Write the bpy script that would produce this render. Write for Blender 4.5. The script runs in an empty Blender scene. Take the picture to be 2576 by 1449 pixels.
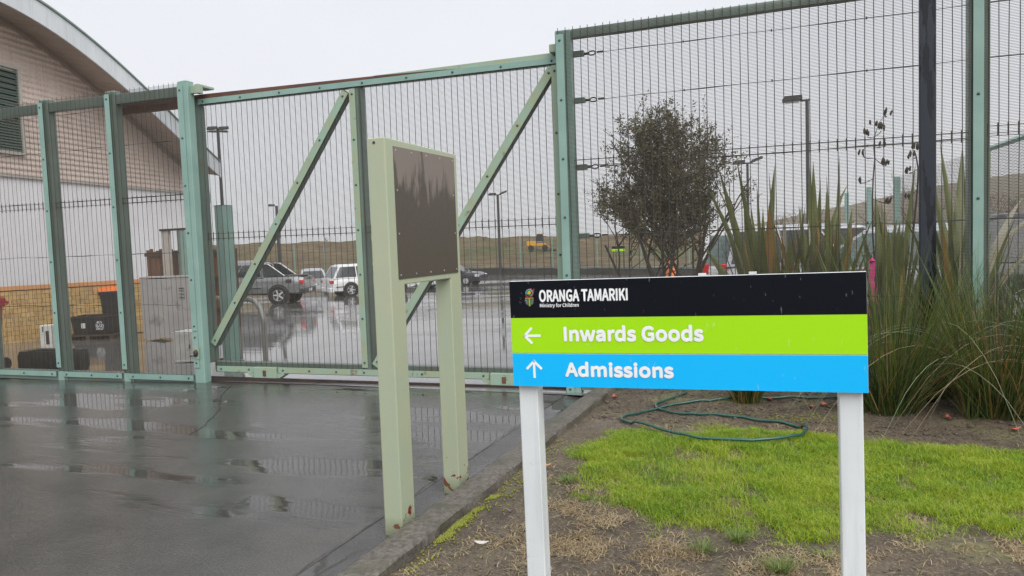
import bpy, bmesh, math, random
import numpy as np
from mathutils import Vector, Matrix

SC = bpy.context.scene
COL = SC.collection
R = math.radians
random.seed(7)
rng = np.random.default_rng(11)

# ------------------------------------------------------------------ camera
cd = bpy.data.cameras.new('camera')
cam = bpy.data.objects.new('camera', cd)
COL.objects.link(cam)
cd.sensor_width = 36.0
cd.lens = 36.0 * 1900.0 / 2576.0
cd.clip_start = 0.05
cd.clip_end = 6000.0
pitch, roll, yaw = R(3.591), R(-2.053), R(21.766)
cy, sy = math.cos(yaw), math.sin(yaw)
Ry = Matrix(((cy, sy, 0), (-sy, cy, 0), (0, 0, 1)))
Bm = Matrix(((1, 0, 0), (0, 0, -1), (0, 1, 0)))
cp, sp = math.cos(pitch), math.sin(pitch)
Rp = Matrix(((1, 0, 0), (0, cp, -sp), (0, sp, cp)))
cr, sr = math.cos(roll), math.sin(roll)
Rr = Matrix(((cr, -sr, 0), (sr, cr, 0), (0, 0, 1)))
RC = Rr @ Rp @ Bm @ Ry
M3 = Matrix((RC[0], -RC[1], -RC[2])).transposed()
cam.matrix_world = Matrix.Translation((0, 0, 1.6)) @ M3.to_4x4()
SC.camera = cam

# ------------------------------------------------------------------ sky (overcast) and sun
SUN_EL, SUN_AZ = R(40), R(134)          # light comes from behind the camera on the right, through cloud
world = bpy.data.worlds.new('World')
SC.world = world
world.use_nodes = True
wt = world.node_tree
for nd in list(wt.nodes):
    wt.nodes.remove(nd)
w_out = wt.nodes.new('ShaderNodeOutputWorld')
w_bg = wt.nodes.new('ShaderNodeBackground')
w_bg.inputs['Strength'].default_value = 0.1
sky = wt.nodes.new('ShaderNodeTexSky')
sky.sky_type = 'NISHITA'
sky.sun_disc = False
sky.sun_elevation = SUN_EL
sky.sun_rotation = SUN_AZ
hsv = wt.nodes.new('ShaderNodeHueSaturation')
hsv.inputs['Saturation'].default_value = 0.25
wt.links.new(sky.outputs[0], hsv.inputs['Color'])
tc = wt.nodes.new('ShaderNodeTexCoord')
sepw = wt.nodes.new('ShaderNodeSeparateXYZ')
wt.links.new(tc.outputs['Generated'], sepw.inputs[0])
rampw = wt.nodes.new('ShaderNodeValToRGB')      # cloud deck: brighter towards the zenith
e = rampw.color_ramp.elements
e[0].position, e[0].color = 0.0, (5.25, 5.33, 5.62, 1)
e[1].position, e[1].color = 1.0, (11.6, 11.7, 11.9, 1)
m1 = rampw.color_ramp.elements.new(0.35)
m1.color = (5.6, 5.72, 6.1, 1)
wt.links.new(sepw.outputs[2], rampw.inputs[0])
nzw = wt.nodes.new('ShaderNodeTexNoise')
nzw.inputs['Scale'].default_value = 2.2
nzw.inputs['Detail'].default_value = 5
wt.links.new(tc.outputs['Generated'], nzw.inputs['Vector'])
mrw = wt.nodes.new('ShaderNodeMapRange')
mrw.inputs['To Min'].default_value = 0.90
mrw.inputs['To Max'].default_value = 1.10
wt.links.new(nzw.outputs[0], mrw.inputs[0])
mulw = wt.nodes.new('ShaderNodeVectorMath')
mulw.operation = 'SCALE'
wt.links.new(rampw.outputs[0], mulw.inputs[0])
wt.links.new(mrw.outputs[0], mulw.inputs['Scale'])
mixw = wt.nodes.new('ShaderNodeMix')
mixw.data_type = 'RGBA'
mixw.inputs[0].default_value = 0.88
wt.links.new(hsv.outputs[0], mixw.inputs[6])
wt.links.new(mulw.outputs[0], mixw.inputs[7])
wt.links.new(mixw.outputs[2], w_bg.inputs['Color'])
wt.links.new(w_bg.outputs[0], w_out.inputs[0])

sl = bpy.data.lights.new('sun', 'SUN')
sl.energy = 1.5
sl.angle = R(50)
sl.color = (1.0, 0.97, 0.93)
sun = bpy.data.objects.new('sun', sl)
COL.objects.link(sun)
sd = Vector((math.sin(SUN_AZ) * math.cos(SUN_EL), math.cos(SUN_AZ) * math.cos(SUN_EL), math.sin(SUN_EL)))
sun.rotation_euler = sd.to_track_quat('Z', 'Y').to_euler()
sun.location = (0, -10, 20)

SC.view_settings.view_transform = 'Standard'
SC.view_settings.look = 'None'
SC.view_settings.exposure = 0.66
SC.view_settings.gamma = 1.0
SC.view_settings.use_curve_mapping = False
SC.render.engine = 'CYCLES'
SC.cycles.use_denoising = True
SC.cycles.max_bounces = 6
SC.cycles.diffuse_bounces = 3
SC.cycles.glossy_bounces = 3
SC.cycles.transparent_max_bounces = 8
SC.cycles.volume_bounces = 2

# ------------------------------------------------------------------ object helpers
def tag(o, label=None, cat=None, group=None, kind=None):
    if label: o['label'] = label
    if cat: o['category'] = cat
    if group: o['group'] = group
    if kind: o['kind'] = kind
    return o

def empty(name, loc=(0, 0, 0), rz=0.0, label=None, cat=None, group=None):
    o = bpy.data.objects.new(name, None)
    o.empty_display_size = 0.2
    COL.objects.link(o)
    o.location = loc
    o.rotation_euler = (0, 0, rz)
    return tag(o, label, cat, group)

def link(name, me, parent=None, loc=None, rot=None, scale=None):
    o = bpy.data.objects.new(name, me)
    COL.objects.link(o)
    if parent: o.parent = parent
    if loc is not None: o.location = loc
    if rot is not None: o.rotation_euler = rot
    if scale is not None: o.scale = scale
    return o

def copy_tree(o, parent=None):
    c = o.copy()
    COL.objects.link(c)
    if parent: c.parent = parent
    for ch in list(o.children):
        copy_tree(ch, c)
    return c

class MB:
    """collects shapes for one mesh"""
    def __init__(s):
        s.v, s.f = [], []
    def add(s, vs, fs):
        n = len(s.v)
        s.v.extend([tuple(p) for p in vs])
        s.f.extend([tuple(i + n for i in f) for f in fs])
        return s
    def box(s, x0, x1, y0, y1, z0, z1, caps=True):
        vs = [(x0, y0, z0), (x1, y0, z0), (x1, y1, z0), (x0, y1, z0), (x0, y0, z1), (x1, y0, z1), (x1, y1, z1), (x0, y1, z1)]
        return s.add(vs, [(3, 2, 1, 0), (4, 5, 6, 7), (0, 1, 5, 4), (1, 2, 6, 5), (2, 3, 7, 6), (3, 0, 4, 7)])
    def cbox(s, x0, x1, y0, y1, z0, z1, c=0.01):
        """box with chamfered vertical edges and a chamfered top"""
        def ring(i, z):
            return [(x0 + c + i, y0 + i, z), (x1 - c - i, y0 + i, z), (x1 - i, y0 + c + i, z), (x1 - i, y1 - c - i, z),
                    (x1 - c - i, y1 - i, z), (x0 + c + i, y1 - i, z), (x0 + i, y1 - c - i, z), (x0 + i, y0 + c + i, z)]
        return s.rings([ring(0, z0), ring(0, z1 - c), ring(c * .7, z1)])
    def rings(s, rs, cap=True, closed=True):
        n = len(rs[0]); vs = [p for r in rs for p in r]; fs = []
        for i in range(len(rs) - 1):
            for j in range(n if closed else n - 1):
                k = (j + 1) % n
                fs.append((i * n + j, i * n + k, (i + 1) * n + k, (i + 1) * n + j))
        if cap and closed:
            fs.append(tuple(range(n - 1, -1, -1)))
            fs.append(tuple((len(rs) - 1) * n + j for j in range(n)))
        return s.add(vs, fs)
    def tube(s, pts, r, n=6, cap=True):
        pts = [Vector(p) for p in pts]
        rr = r if isinstance(r, (list, tuple)) else [r] * len(pts)
        rs = []; ref = None
        for i, p in enumerate(pts):
            d = (pts[min(i + 1, len(pts) - 1)] - pts[max(i - 1, 0)])
            if d.length < 1e-9: d = Vector((0, 0, 1))
            d.normalize()
            if ref is None:
                ref = Vector((0, 0, 1)) if abs(d.z) < .9 else Vector((1, 0, 0))
            a = d.cross(ref)
            if a.length < 1e-6: a = d.cross(Vector((1, 0.3, 0)))
            a.normalize(); b = a.cross(d).normalized(); ref = b
            rs.append([tuple(p + (a * math.cos(2 * math.pi * k / n) + b * math.sin(2 * math.pi * k / n)) * rr[i]) for k in range(n)])
        return s.rings(rs, cap)
    def prism(s, poly, axis, a0, a1):
        """polygon extruded along an axis: axis 'x': poly in (y,z); 'y': (x,z); 'z': (x,y)"""
        def P(p, t):
            return (t, p[0], p[1]) if axis == 'x' else (p[0], t, p[1]) if axis == 'y' else (p[0], p[1], t)
        return s.rings([[P(p, a0) for p in poly], [P(p, a1) for p in poly]])
    def bar(s, p0, p1, w, y0, y1):
        """flat bar in the local xz plane from p0 to p1 (x,z), width w, between depths y0 and y1"""
        d = Vector((p1[0] - p0[0], p1[1] - p0[1])); d.normalize(); q = Vector((-d[1], d[0])) * w / 2
        poly = [(p0[0] + q[0], p0[1] + q[1]), (p1[0] + q[0], p1[1] + q[1]), (p1[0] - q[0], p1[1] - q[1]), (p0[0] - q[0], p0[1] - q[1])]
        return s.prism(poly, 'y', y0, y1)
    def lathe(s, prof, n=16, c=(0, 0, 0), axis='z'):
        rs = []
        for r, z in prof:
            ring = []
            for k in range(n):
                a = 2 * math.pi * k / n
                x, y = r * math.cos(a), r * math.sin(a)
                ring.append((c[0] + x, c[1] + y, c[2] + z) if axis == 'z' else (c[0] + x, c[1] + z, c[2] + y) if axis == 'y' else (c[0] + z, c[1] + x, c[2] + y))
            rs.append(ring)
        return s.rings(rs)
    def mesh(s, name, mat, smooth=False, fix=True):
        me = bpy.data.meshes.new(name)
        me.from_pydata(s.v, [], s.f)
        if fix:
            bm = bmesh.new(); bm.from_mesh(me)
            bmesh.ops.recalc_face_normals(bm, faces=bm.faces)
            bm.to_mesh(me); bm.free()
        for m in (mat if isinstance(mat, (list, tuple)) else [mat]):
            me.materials.append(m)
        if smooth is True:
            me.polygons.foreach_set('use_smooth', [True] * len(me.polygons))
        elif smooth:
            me.polygons.foreach_set('use_smooth', [True] * len(me.polygons))
            me.set_sharp_from_angle(angle=R(smooth))
        return me
    def build(s, name, mat, parent=None, loc=None, rot=None, smooth=False, bevel=0, kind=None, fix=True):
        o = link(name, s.mesh(name, mat, smooth, fix), parent, loc, rot)
        if bevel:
            b = o.modifiers.new('bevel', 'BEVEL'); b.width = bevel; b.segments = 2; b.limit_method = 'ANGLE'; b.angle_limit = R(40)
        if kind: o['kind'] = kind
        return o

def np_mesh(name, V, F, mat):
    """big mesh from numpy arrays; F is (n,3) or (n,4)"""
    me = bpy.data.meshes.new(name)
    k = F.shape[1]
    me.vertices.add(len(V)); me.vertices.foreach_set('co', V.astype(np.float32).ravel())
    me.loops.add(F.size); me.loops.foreach_set('vertex_index', F.astype(np.int32).ravel())
    me.polygons.add(len(F))
    me.polygons.foreach_set('loop_start', np.arange(0, F.size, k, dtype=np.int32))
    me.update(calc_edges=True); me.validate()
    me.materials.append(mat)
    return me

# ------------------------------------------------------------------ material helpers
def newmat(name):
    m = bpy.data.materials.new(name); m.use_nodes = True
    nt = m.node_tree
    return m, nt, nt.nodes['Principled BSDF']

def N(nt, t, **kw):
    n = nt.nodes.new(t)
    for k, v in kw.items():
        if k.startswith('_'): setattr(n, k[1:], v)
        else: n.inputs[k.replace('__', ' ')].default_value = v
    return n

def noise(nt, vec, scale, detail=4, rough=.55):
    n = nt.nodes.new('ShaderNodeTexNoise')
    n.inputs['Scale'].default_value = scale; n.inputs['Detail'].default_value = detail; n.inputs['Roughness'].default_value = rough
    nt.links.new(vec, n.inputs['Vector']); return n.outputs[0]

def ramp(nt, fac, a, b, ca=(0, 0, 0, 1), cb=(1, 1, 1, 1)):
    r = nt.nodes.new('ShaderNodeValToRGB')
    r.color_ramp.elements[0].position = a; r.color_ramp.elements[0].color = ca
    r.color_ramp.elements[1].position = b; r.color_ramp.elements[1].color = cb
    nt.links.new(fac, r.inputs[0]); return r.outputs[0]

def mixc(nt, fac, a, b, mode='MIX'):
    m = nt.nodes.new('ShaderNodeMix'); m.data_type = 'RGBA'; m.blend_type = mode
    for i, v in ((0, fac), (6, a), (7, b)):
        if hasattr(v, 'links'): nt.links.new(v, m.inputs[i])
        elif i == 0: m.inputs[0].default_value = v
        else: m.inputs[i].default_value = (*v[:3], 1)
    return m.outputs[2]

def mth(nt, op, a, b=0.0, clamp=False):
    m = nt.nodes.new('ShaderNodeMath'); m.operation = op; m.use_clamp = clamp
    for i, v in ((0, a), (1, b)):
        if hasattr(v, 'links'): nt.links.new(v, m.inputs[i])
        else: m.inputs[i].default_value = v
    return m.outputs[0]

def coords(nt, stretch=(1, 1, 1), obj=False):
    if obj:
        src = nt.nodes.new('ShaderNodeTexCoord').outputs['Object']
    else:
        src = nt.nodes.new('ShaderNodeNewGeometry').outputs['Position']
    mp = nt.nodes.new('ShaderNodeMapping'); mp.inputs['Scale'].default_value = stretch
    nt.links.new(src, mp.inputs[0]); return mp.outputs[0]

def bump(nt, bsdf, h, strength=.3, dist=.01):
    b = nt.nodes.new('ShaderNodeBump'); b.inputs['Strength'].default_value = strength; b.inputs['Distance'].default_value = dist
    nt.links.new(h, b.inputs['Height']); nt.links.new(b.outputs[0], bsdf.inputs['Normal'])

def surf(name, c1, c2=None, scale=4, detail=5, r0=.4, r1=.6, metal=0, bs=0, bstr=.2, bdist=.004, stain=None, stain_scale=3, stain_lo=.58, stain_hi=.72,
         stretch=(1, 1, 1), streak=None, coat=0, obj=False, spec=.5, info=0):
    """paint / metal / timber / concrete: two tones by noise, optional stains and vertical streaks"""
    m, nt, b = newmat(name)
    v = coords(nt, stretch, obj)
    c2 = c2 or tuple(x * .8 for x in c1)
    n1 = noise(nt, v, scale, detail)
    col = mixc(nt, ramp(nt, n1, .35, .65), c1, c2)
    if stain:
        sn = noise(nt, coords(nt, (1, 1, 1), obj), stain_scale, 6, .65)
        col = mixc(nt, ramp(nt, sn, stain_lo, stain_hi), col, stain)
    if streak:
        s2 = noise(nt, coords(nt, (14, 14, .8), obj), 1.6, 4, .6)
        col = mixc(nt, mth(nt, 'MULTIPLY', ramp(nt, s2, .5, .7), .6), col, streak)
    if info:
        oi = nt.nodes.new('ShaderNodeObjectInfo')
        mr = nt.nodes.new('ShaderNodeMapRange'); mr.inputs['To Min'].default_value = 1 - info; mr.inputs['To Max'].default_value = 1 + info
        nt.links.new(oi.outputs['Random'], mr.inputs[0])
        sc = nt.nodes.new('ShaderNodeVectorMath'); sc.operation = 'SCALE'
        nt.links.new(col, sc.inputs[0]); nt.links.new(mr.outputs[0], sc.inputs['Scale']); col = sc.outputs[0]
    nt.links.new(col, b.inputs['Base Color'])
    mr = nt.nodes.new('ShaderNodeMapRange'); mr.inputs['To Min'].default_value = r0; mr.inputs['To Max'].default_value = r1
    nt.links.new(noise(nt, v, scale * 2.7, 3), mr.inputs[0]); nt.links.new(mr.outputs[0], b.inputs['Roughness'])
    b.inputs['Metallic'].default_value = metal
    b.inputs['Coat Weight'].default_value = coat; b.inputs['Coat Roughness'].default_value = .08
    b.inputs['Specular IOR Level'].default_value = spec
    if bs: bump(nt, b, noise(nt, v, bs, 4), bstr, bdist)
    return m

MT = {}
MT['paint'] = surf('verdigris_paint', (.25, .385, .34), (.205, .33, .29), 3, 5, .28, .5, stain=(.34, .36, .23), stain_scale=2.2, stain_lo=.6, stain_hi=.8, streak=(.22, .33, .28), bs=90, bstr=.08)
MT['paint_worn'] = surf('worn_verdigris_paint', (.27, .40, .32), (.30, .36, .24), 4, 6, .3, .55, stain=(.13, .07, .04), stain_scale=5, stain_lo=.62, stain_hi=.7, streak=(.34, .33, .2), bs=60, bstr=.12)
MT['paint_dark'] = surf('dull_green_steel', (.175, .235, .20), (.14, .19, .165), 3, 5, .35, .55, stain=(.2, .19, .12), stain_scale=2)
MT['rust'] = surf('rusty_red_steel', (.085, .035, .028), (.14, .06, .035), 5, 6, .4, .7, stain=(.22, .11, .05), stain_scale=4, stain_lo=.6, stain_hi=.75, bs=60, bstr=.2)
MT['rust_dark'] = surf('dark_rusty_rail', (.03, .023, .02), (.05, .035, .028), 6, 5, .25, .5, bs=60, bstr=.2)
MT['wire'] = surf('dark_weathered_wire', (.058, .052, .042), (.085, .072, .055), 6, 2, .4, .55)
MT['bolt'] = surf('dark_green_bolt', (.03, .06, .055), (.05, .08, .07), 20, 2, .3, .4)
MT['cable'] = surf('dark_steel_cable', (.03, .03, .03), (.05, .05, .045), 20, 2, .4, .5, metal=.3)
MT['black'] = surf('black_plastic', (.018, .018, .019), (.03, .03, .03), 8, 4, .25, .5)
MT['rubber'] = surf('wet_rubber', (.014, .014, .014), (.025, .024, .023), 12, 4, .3, .55)
MT['white_paint'] = surf('white_post_paint', (.70, .735, .75), (.61, .65, .67), 2.6, 6, .3, .45, stain=(.40, .42, .41), stain_scale=7, stain_lo=.62, stain_hi=.8, streak=(.50, .53, .53))
MT['navy'] = None

def wet_navy():
    m, nt, b = newmat('wet_navy_paint')
    v = coords(nt, (6, 6, .9))
    n = noise(nt, v, 1.7, 6, .6)
    wet = ramp(nt, n, .49, .51)
    nt.links.new(mixc(nt, wet, (.016, .021, .032), (.004, .005, .009)), b.inputs['Base Color'])
    nt.links.new(mixc(nt, wet, (.55, .55, .55), (.12, .12, .12)), b.inputs['Roughness'])
    return m
MT['navy'] = wet_navy()

# sage post of the framed notice board, with chips of red primer near the ground
def sage():
    m, nt, b = newmat('sage_green_paint')
    v = coords(nt)
    col = mixc(nt, ramp(nt, noise(nt, v, 3, 5), .35, .65), (.375, .425, .31), (.405, .435, .30))
    col = mixc(nt, mth(nt, 'MULTIPLY', ramp(nt, noise(nt, coords(nt, (9, 9, .7)), 1.5, 4), .5, .75), .5), col, (.33, .43, .33))
    sep = nt.nodes.new('ShaderNodeSeparateXYZ'); nt.links.new(v, sep.inputs[0])
    low = nt.nodes.new('ShaderNodeMapRange'); low.inputs['From Min'].default_value = .04; low.inputs['From Max'].default_value = .62
    low.inputs['To Min'].default_value = .25; low.inputs['To Max'].default_value = -.12
    nt.links.new(sep.outputs[2], low.inputs[0])
    chip = ramp(nt, mth(nt, 'ADD', noise(nt, v, 13, 6, .65), low.outputs[0]), .79, .805)
    col = mixc(nt, mth(nt, 'MULTIPLY', ramp(nt, noise(nt, coords(nt, (5, 5, 2)), 6, 6, .7), .6, .8), .35), col, (.27, .29, .17))
    col = mixc(nt, chip, col, (.19, .02, .012))
    grime = nt.nodes.new('ShaderNodeMapRange'); grime.inputs['From Min'].default_value = 0; grime.inputs['From Max'].default_value = .12
    grime.inputs['To Min'].default_value = .75; grime.inputs['To Max'].default_value = 0
    nt.links.new(mth(nt, 'ADD', sep.outputs[2], mth(nt, 'MULTIPLY', noise(nt, v, 14, 3), .06)), grime.inputs[0])
    col = mixc(nt, grime.outputs[0], col, (.14, .15, .07))
    nt.links.new(col, b.inputs['Base Color']); b.inputs['Roughness'].default_value = .42
    bump(nt, b, noise(nt, v, 70, 4), .12, .003)
    return m
MT['sage'] = sage()

def brown_panel():
    m, nt, b = newmat('weathered_brown_panel')
    v = coords(nt, (1, 8, 1.3))
    sep = nt.nodes.new('ShaderNodeSeparateXYZ'); nt.links.new(coords(nt), sep.inputs[0])
    h = nt.nodes.new('ShaderNodeMapRange'); h.inputs['From Min'].default_value = 1.65; h.inputs['From Max'].default_value = 2.1
    h.inputs['To Min'].default_value = -.32; h.inputs['To Max'].default_value = .16
    nt.links.new(sep.outputs[2], h.inputs[0])
    dry = ramp(nt, mth(nt, 'ADD', noise(nt, v, 2.6, 5, .6), h.outputs[0]), .46, .56)
    base = mixc(nt, ramp(nt, noise(nt, coords(nt, (1, 40, 40)), 4, 4), .4, .6), (.082, .071, .059), (.10, .087, .073))
    col = mixc(nt, mth(nt, 'MULTIPLY', dry, .75), base, (.245, .205, .185))
    nt.links.new(col, b.inputs['Base Color'])
    nt.links.new(mixc(nt, dry, (.3, .3, .3), (.6, .6, .6)), b.inputs['Roughness'])
    return m
MT['brown_panel'] = brown_panel()

# ------------------------------------------------------------------ ground materials
def wet_ground(name, dark, light, big=.35, puddle=(.46, .58), rdry=.36, rwet=.03, fine=130, bfine=.35, crack=False, near_dry=None, wavy=1.6, bands=None, ior=1.42):
    m, nt, b = newmat(name)
    v = coords(nt)
    big_n = noise(nt, coords(nt, (.8, 1.5, 1)), big, 5, .6)
    if near_dry:
        sep = nt.nodes.new('ShaderNodeSeparateXYZ'); nt.links.new(v, sep.inputs[0])
        g = nt.nodes.new('ShaderNodeMapRange'); g.inputs['From Min'].default_value = near_dry[0]; g.inputs['From Max'].default_value = near_dry[1]
        g.inputs['To Min'].default_value = -.09; g.inputs['To Max'].default_value = .11
        nt.links.new(sep.outputs[1], g.inputs[0]); big_n = mth(nt, 'ADD', big_n, g.outputs[0])
    film = ramp(nt, big_n, *puddle)
    if bands:
        bn = noise(nt, coords(nt, (.42, 1.9, 1)), bands, 6, .62)
        bm2 = ramp(nt, bn, .505, .56)
        film = mth(nt, 'MAXIMUM', mth(nt, 'MULTIPLY', film, bm2), ramp(nt, mth(nt, 'ADD', noise(nt, v, 1.3, 4), mth(nt, 'MULTIPLY', sep.outputs[1], .5)), 3.88, 3.95))
    med = noise(nt, v, 2.6, 6, .6)
    ag = noise(nt, v, fine, 4, .8)
    col = mixc(nt, ramp(nt, med, .3, .7), dark, light)
    col = mixc(nt, mth(nt, 'MULTIPLY', ramp(nt, ag, .48, .72), .6), col, tuple(min(1, x * 2.3) for x in light))
    nt.links.new(col, b.inputs['Base Color'])
    r = nt.nodes.new('ShaderNodeMapRange'); r.inputs['To Min'].default_value = rdry; r.inputs['To Max'].default_value = rwet
    nt.links.new(film, r.inputs[0]); nt.links.new(r.outputs[0], b.inputs['Roughness'])
    b.inputs['IOR'].default_value = ior
    inv = mth(nt, 'SUBTRACT', 1.0, film)
    peb = noise(nt, v, 42, 4, .7)
    h = mth(nt, 'ADD', mth(nt, 'MULTIPLY', ag, mth(nt, 'ADD', mth(nt, 'MULTIPLY', inv, .22), .01)),
            mth(nt, 'MULTIPLY', peb, mth(nt, 'ADD', mth(nt, 'MULTIPLY', inv, .95), .03)))
    h = mth(nt, 'ADD', h, mth(nt, 'MULTIPLY', noise(nt, coords(nt, (.7, 1.6, 1)), 5, 3), .35))
    h = mth(nt, 'ADD', h, mth(nt, 'MULTIPLY', noise(nt, coords(nt, (.45, 1.3, 1)), 1.7, 3), wavy))
    bump(nt, b, h, bfine, .006)
    return m
MT['drive'] = wet_ground('wet_driveway_concrete', (.030, .028, .025), (.064, .059, .053), near_dry=(2.6, 4.2), puddle=(.40, .50), bands=1.15, ior=1.6, rdry=.09, bfine=.36, fine=85)
MT['gutter'] = wet_ground('wet_gutter_concrete', (.045, .044, .043), (.07, .069, .067), big=.8, rdry=.3, bfine=.3)
MT['yard'] = wet_ground('wet_yard_asphalt', (.11, .108, .105), (.17, .165, .16), big=.16, puddle=(.34, .52), rdry=.22, rwet=.04, fine=70, bfine=.2, ior=1.65)
MT['kerb'] = surf('kerb_concrete', (.17, .15, .125), (.07, .063, .053), 38, 8, .35, .6, stain=(.06, .062, .035), stain_scale=4, stain_lo=.5, stain_hi=.7, bs=110, bstr=.8, bdist=.01)

def soil_mat():
    m, nt, b = newmat('damp_soil')
    v = coords(nt)
    col = mixc(nt, ramp(nt, noise(nt, v, 2.2, 7, .65), .35, .65), (.080, .060, .040), (.165, .128, .085))
    col = mixc(nt, ramp(nt, noise(nt, v, 60, 4, .7), .52, .75), col, (.36, .30, .21))
    moss = mth(nt, 'MULTIPLY', ramp(nt, noise(nt, v, 1.4, 6, .65), .54, .66), .65)
    col = mixc(nt, moss, col, (.22, .24, .085))
    col = mixc(nt, ramp(nt, noise(nt, v, 24, 5, .7), .55, .66), col, (.040, .029, .021))
    col = mixc(nt, mth(nt, 'MULTIPLY', ramp(nt, noise(nt, v, 3.4, 6, .7), .54, .64), .7), col, (.055, .040, .030))
    nt.links.new(col, b.inputs['Base Color'])
    nt.links.new(mixc(nt, ramp(nt, noise(nt, v, 1.1, 4), .45, .6), (.75, .75, .75), (.38, .38, .38)), b.inputs['Roughness'])
    bump(nt, b, mth(nt, 'ADD', noise(nt, v, 45, 6, .7), noise(nt, v, 160, 3, .7)), .9, .014)
    return m
MT['soil'] = soil_mat()

def field_mat():
    m, nt, b = newmat('rough_grass_bank')
    v = coords(nt)
    sep = nt.nodes.new('ShaderNodeSeparateXYZ'); nt.links.new(v, sep.inputs[0])
    col = mixc(nt, ramp(nt, noise(nt, coords(nt, (.25, .25, 3)), .55, 6, .65), .35, .65), (.11, .078, .042), (.20, .152, .085))
    col = mixc(nt, ramp(nt, noise(nt, coords(nt, (.2, .2, 2.5)), .16, 5, .6), .52, .64), col, (.10, .115, .045))
    col = mixc(nt, mth(nt, 'MULTIPLY', ramp(nt, noise(nt, coords(nt, (.5, .5, 3)), 1.1, 6, .75), .45, .62), .75), col, (.06, .045, .026))
    nt.links.new(col, b.inputs['Base Color']); b.inputs['Roughness'].default_value = .9
    b.inputs['Specular IOR Level'].default_value = .2
    bump(nt, b, noise(nt, v, 3, 6, .7), .8, .2)
    return m
MT['field'] = field_mat()

# ------------------------------------------------------------------ terrain
def zy(x, y):
    r = -0.4 * x + 0.917 * y
    return -0.031 * np.clip(r - 10.5, 0, 45) - 0.011 * np.clip(-4.5 - x, 0, 6)

def vnoise(x, y, seed=0):
    """cheap smooth value noise"""
    g = np.random.default_rng(seed).random((64, 64))
    xi, yi = np.floor(x).astype(int), np.floor(y).astype(int)
    fx, fy = x - xi, y - yi
    fx, fy = fx * fx * (3 - 2 * fx), fy * fy * (3 - 2 * fy)
    a = g[xi % 64, yi % 64]; b = g[(xi + 1) % 64, yi % 64]; c = g[xi % 64, (yi + 1) % 64]; d = g[(xi + 1) % 64, (yi + 1) % 64]
    return (a * (1 - fx) + b * fx) * (1 - fy) + (c * (1 - fx) + d * fx) * fy

def fbm(x, y, seed=0, o=4):
    s = 0; a = .5
    for i in range(o):
        s = s + a * vnoise(x * 2 ** i + 17 * i, y * 2 ** i - 9 * i, seed + i); a *= .5
    return s

def grid_sheet(name, xs, ys, zf, mat, kind='structure'):
    X, Y = np.meshgrid(xs, ys, indexing='ij')
    Z = zf(X, Y)
    V = np.stack([X, Y, Z], -1).reshape(-1, 3)
    ny = len(ys); i, j = np.meshgrid(np.arange(len(xs) - 1), np.arange(ny - 1), indexing='ij')
    a = (i * ny + j).ravel()
    me = np_mesh(name, V, np.stack([a, a + ny, a + ny + 1, a + 1], -1), mat)
    me.polygons.foreach_set('use_smooth', [True] * len(me.polygons))
    o = link(name, me); o['kind'] = kind
    return o

def terrain(x, y):
    r = -0.4 * x + 0.917 * y
    base = zy(x, y) - 0.09 - np.clip(r - 56, 0, 30) * .008
    t = np.clip((r - 92) / 62, 0, 1); t = t * t * (3 - 2 * t)
    left = np.clip((-x - 45) / 50, 0, 1)
    return base + t * (3.0 + 1.0 * left + (fbm(x * .035, y * .035, 3) - .5) * 3.4 + (fbm(x * .16, y * .16, 9) - .5) * 1.8) + np.clip((r - 80) / 20, 0, 1) * (fbm(x * .3, y * .3, 5) - .5) * .5
gx = np.concatenate([np.linspace(-1800, -200, 17), np.linspace(-190, 60, 126), np.linspace(80, 1800, 18)])
gy = np.concatenate([np.linspace(-300, -20, 8), np.linspace(-10, 200, 106), np.linspace(215, 320, 8), np.linspace(400, 2600, 12)])
grid_sheet('ground', gx, gy, terrain, MT['field'])

MT['crack_dark'] = surf('joint_dirt', (.03, .028, .025), (.06, .056, .05), 3, 4, .3, .6)
# driveway outside the gate, gutter dish, yard inside
grid_sheet('driveway', np.concatenate([np.linspace(-45, -12, 12), np.linspace(-10, -2.366, 6)]), np.linspace(-9, 7.30, 9), lambda x, y: zy(x, y), MT['drive'])
grid_sheet('gutter', np.linspace(-2.364, -2.10, 6), np.linspace(-9, 7.75, 12), lambda x, y: -0.001 - .022 * np.sin(np.pi * (x + 2.366) / .27), MT['gutter'])
grid_sheet('yard', np.linspace(-75, 40, 47), np.concatenate([np.linspace(7.304, 12, 6), np.linspace(14, 78, 33)]), lambda x, y: zy(x, y) - np.clip(-0.4 * x + 0.917 * y - 55.5, 0, 30) * .006 + .004, MT['yard'])
# saw cut across the slab and a wandering crack
MT['crack'] = surf('crack_dirt', (.02, .019, .017), (.03, .028, .025), 9, 3, .5, .7)
def crack(pts, w):
    V, F = [], []
    for i, (x, y) in enumerate(pts):
        ww = w * random.uniform(.5, 1.2)
        V += [(x - ww, y, float(zy(x, y)) + .0035), (x + ww, y + ww, float(zy(x, y)) + .0035)]
        if i: F.append((2 * i - 2, 2 * i - 1, 2 * i + 1, 2 * i))
    m = MB(); m.add(V, F); o = m.build('driveway_crack', MT['crack']); o['kind'] = 'structure'
cp_ = [(-6.55, 7.15), (-6.2, 6.6), (-5.6, 5.9), (-5.25, 5.35), (-5.1, 5.0)]
crack([(cp_[i][0] + (cp_[i + 1][0] - cp_[i][0]) * t + random.uniform(-.012, .012), cp_[i][1] + (cp_[i + 1][1] - cp_[i][1]) * t) for i in range(4) for t in np.linspace(0, .92, 9)], .0042)

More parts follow.
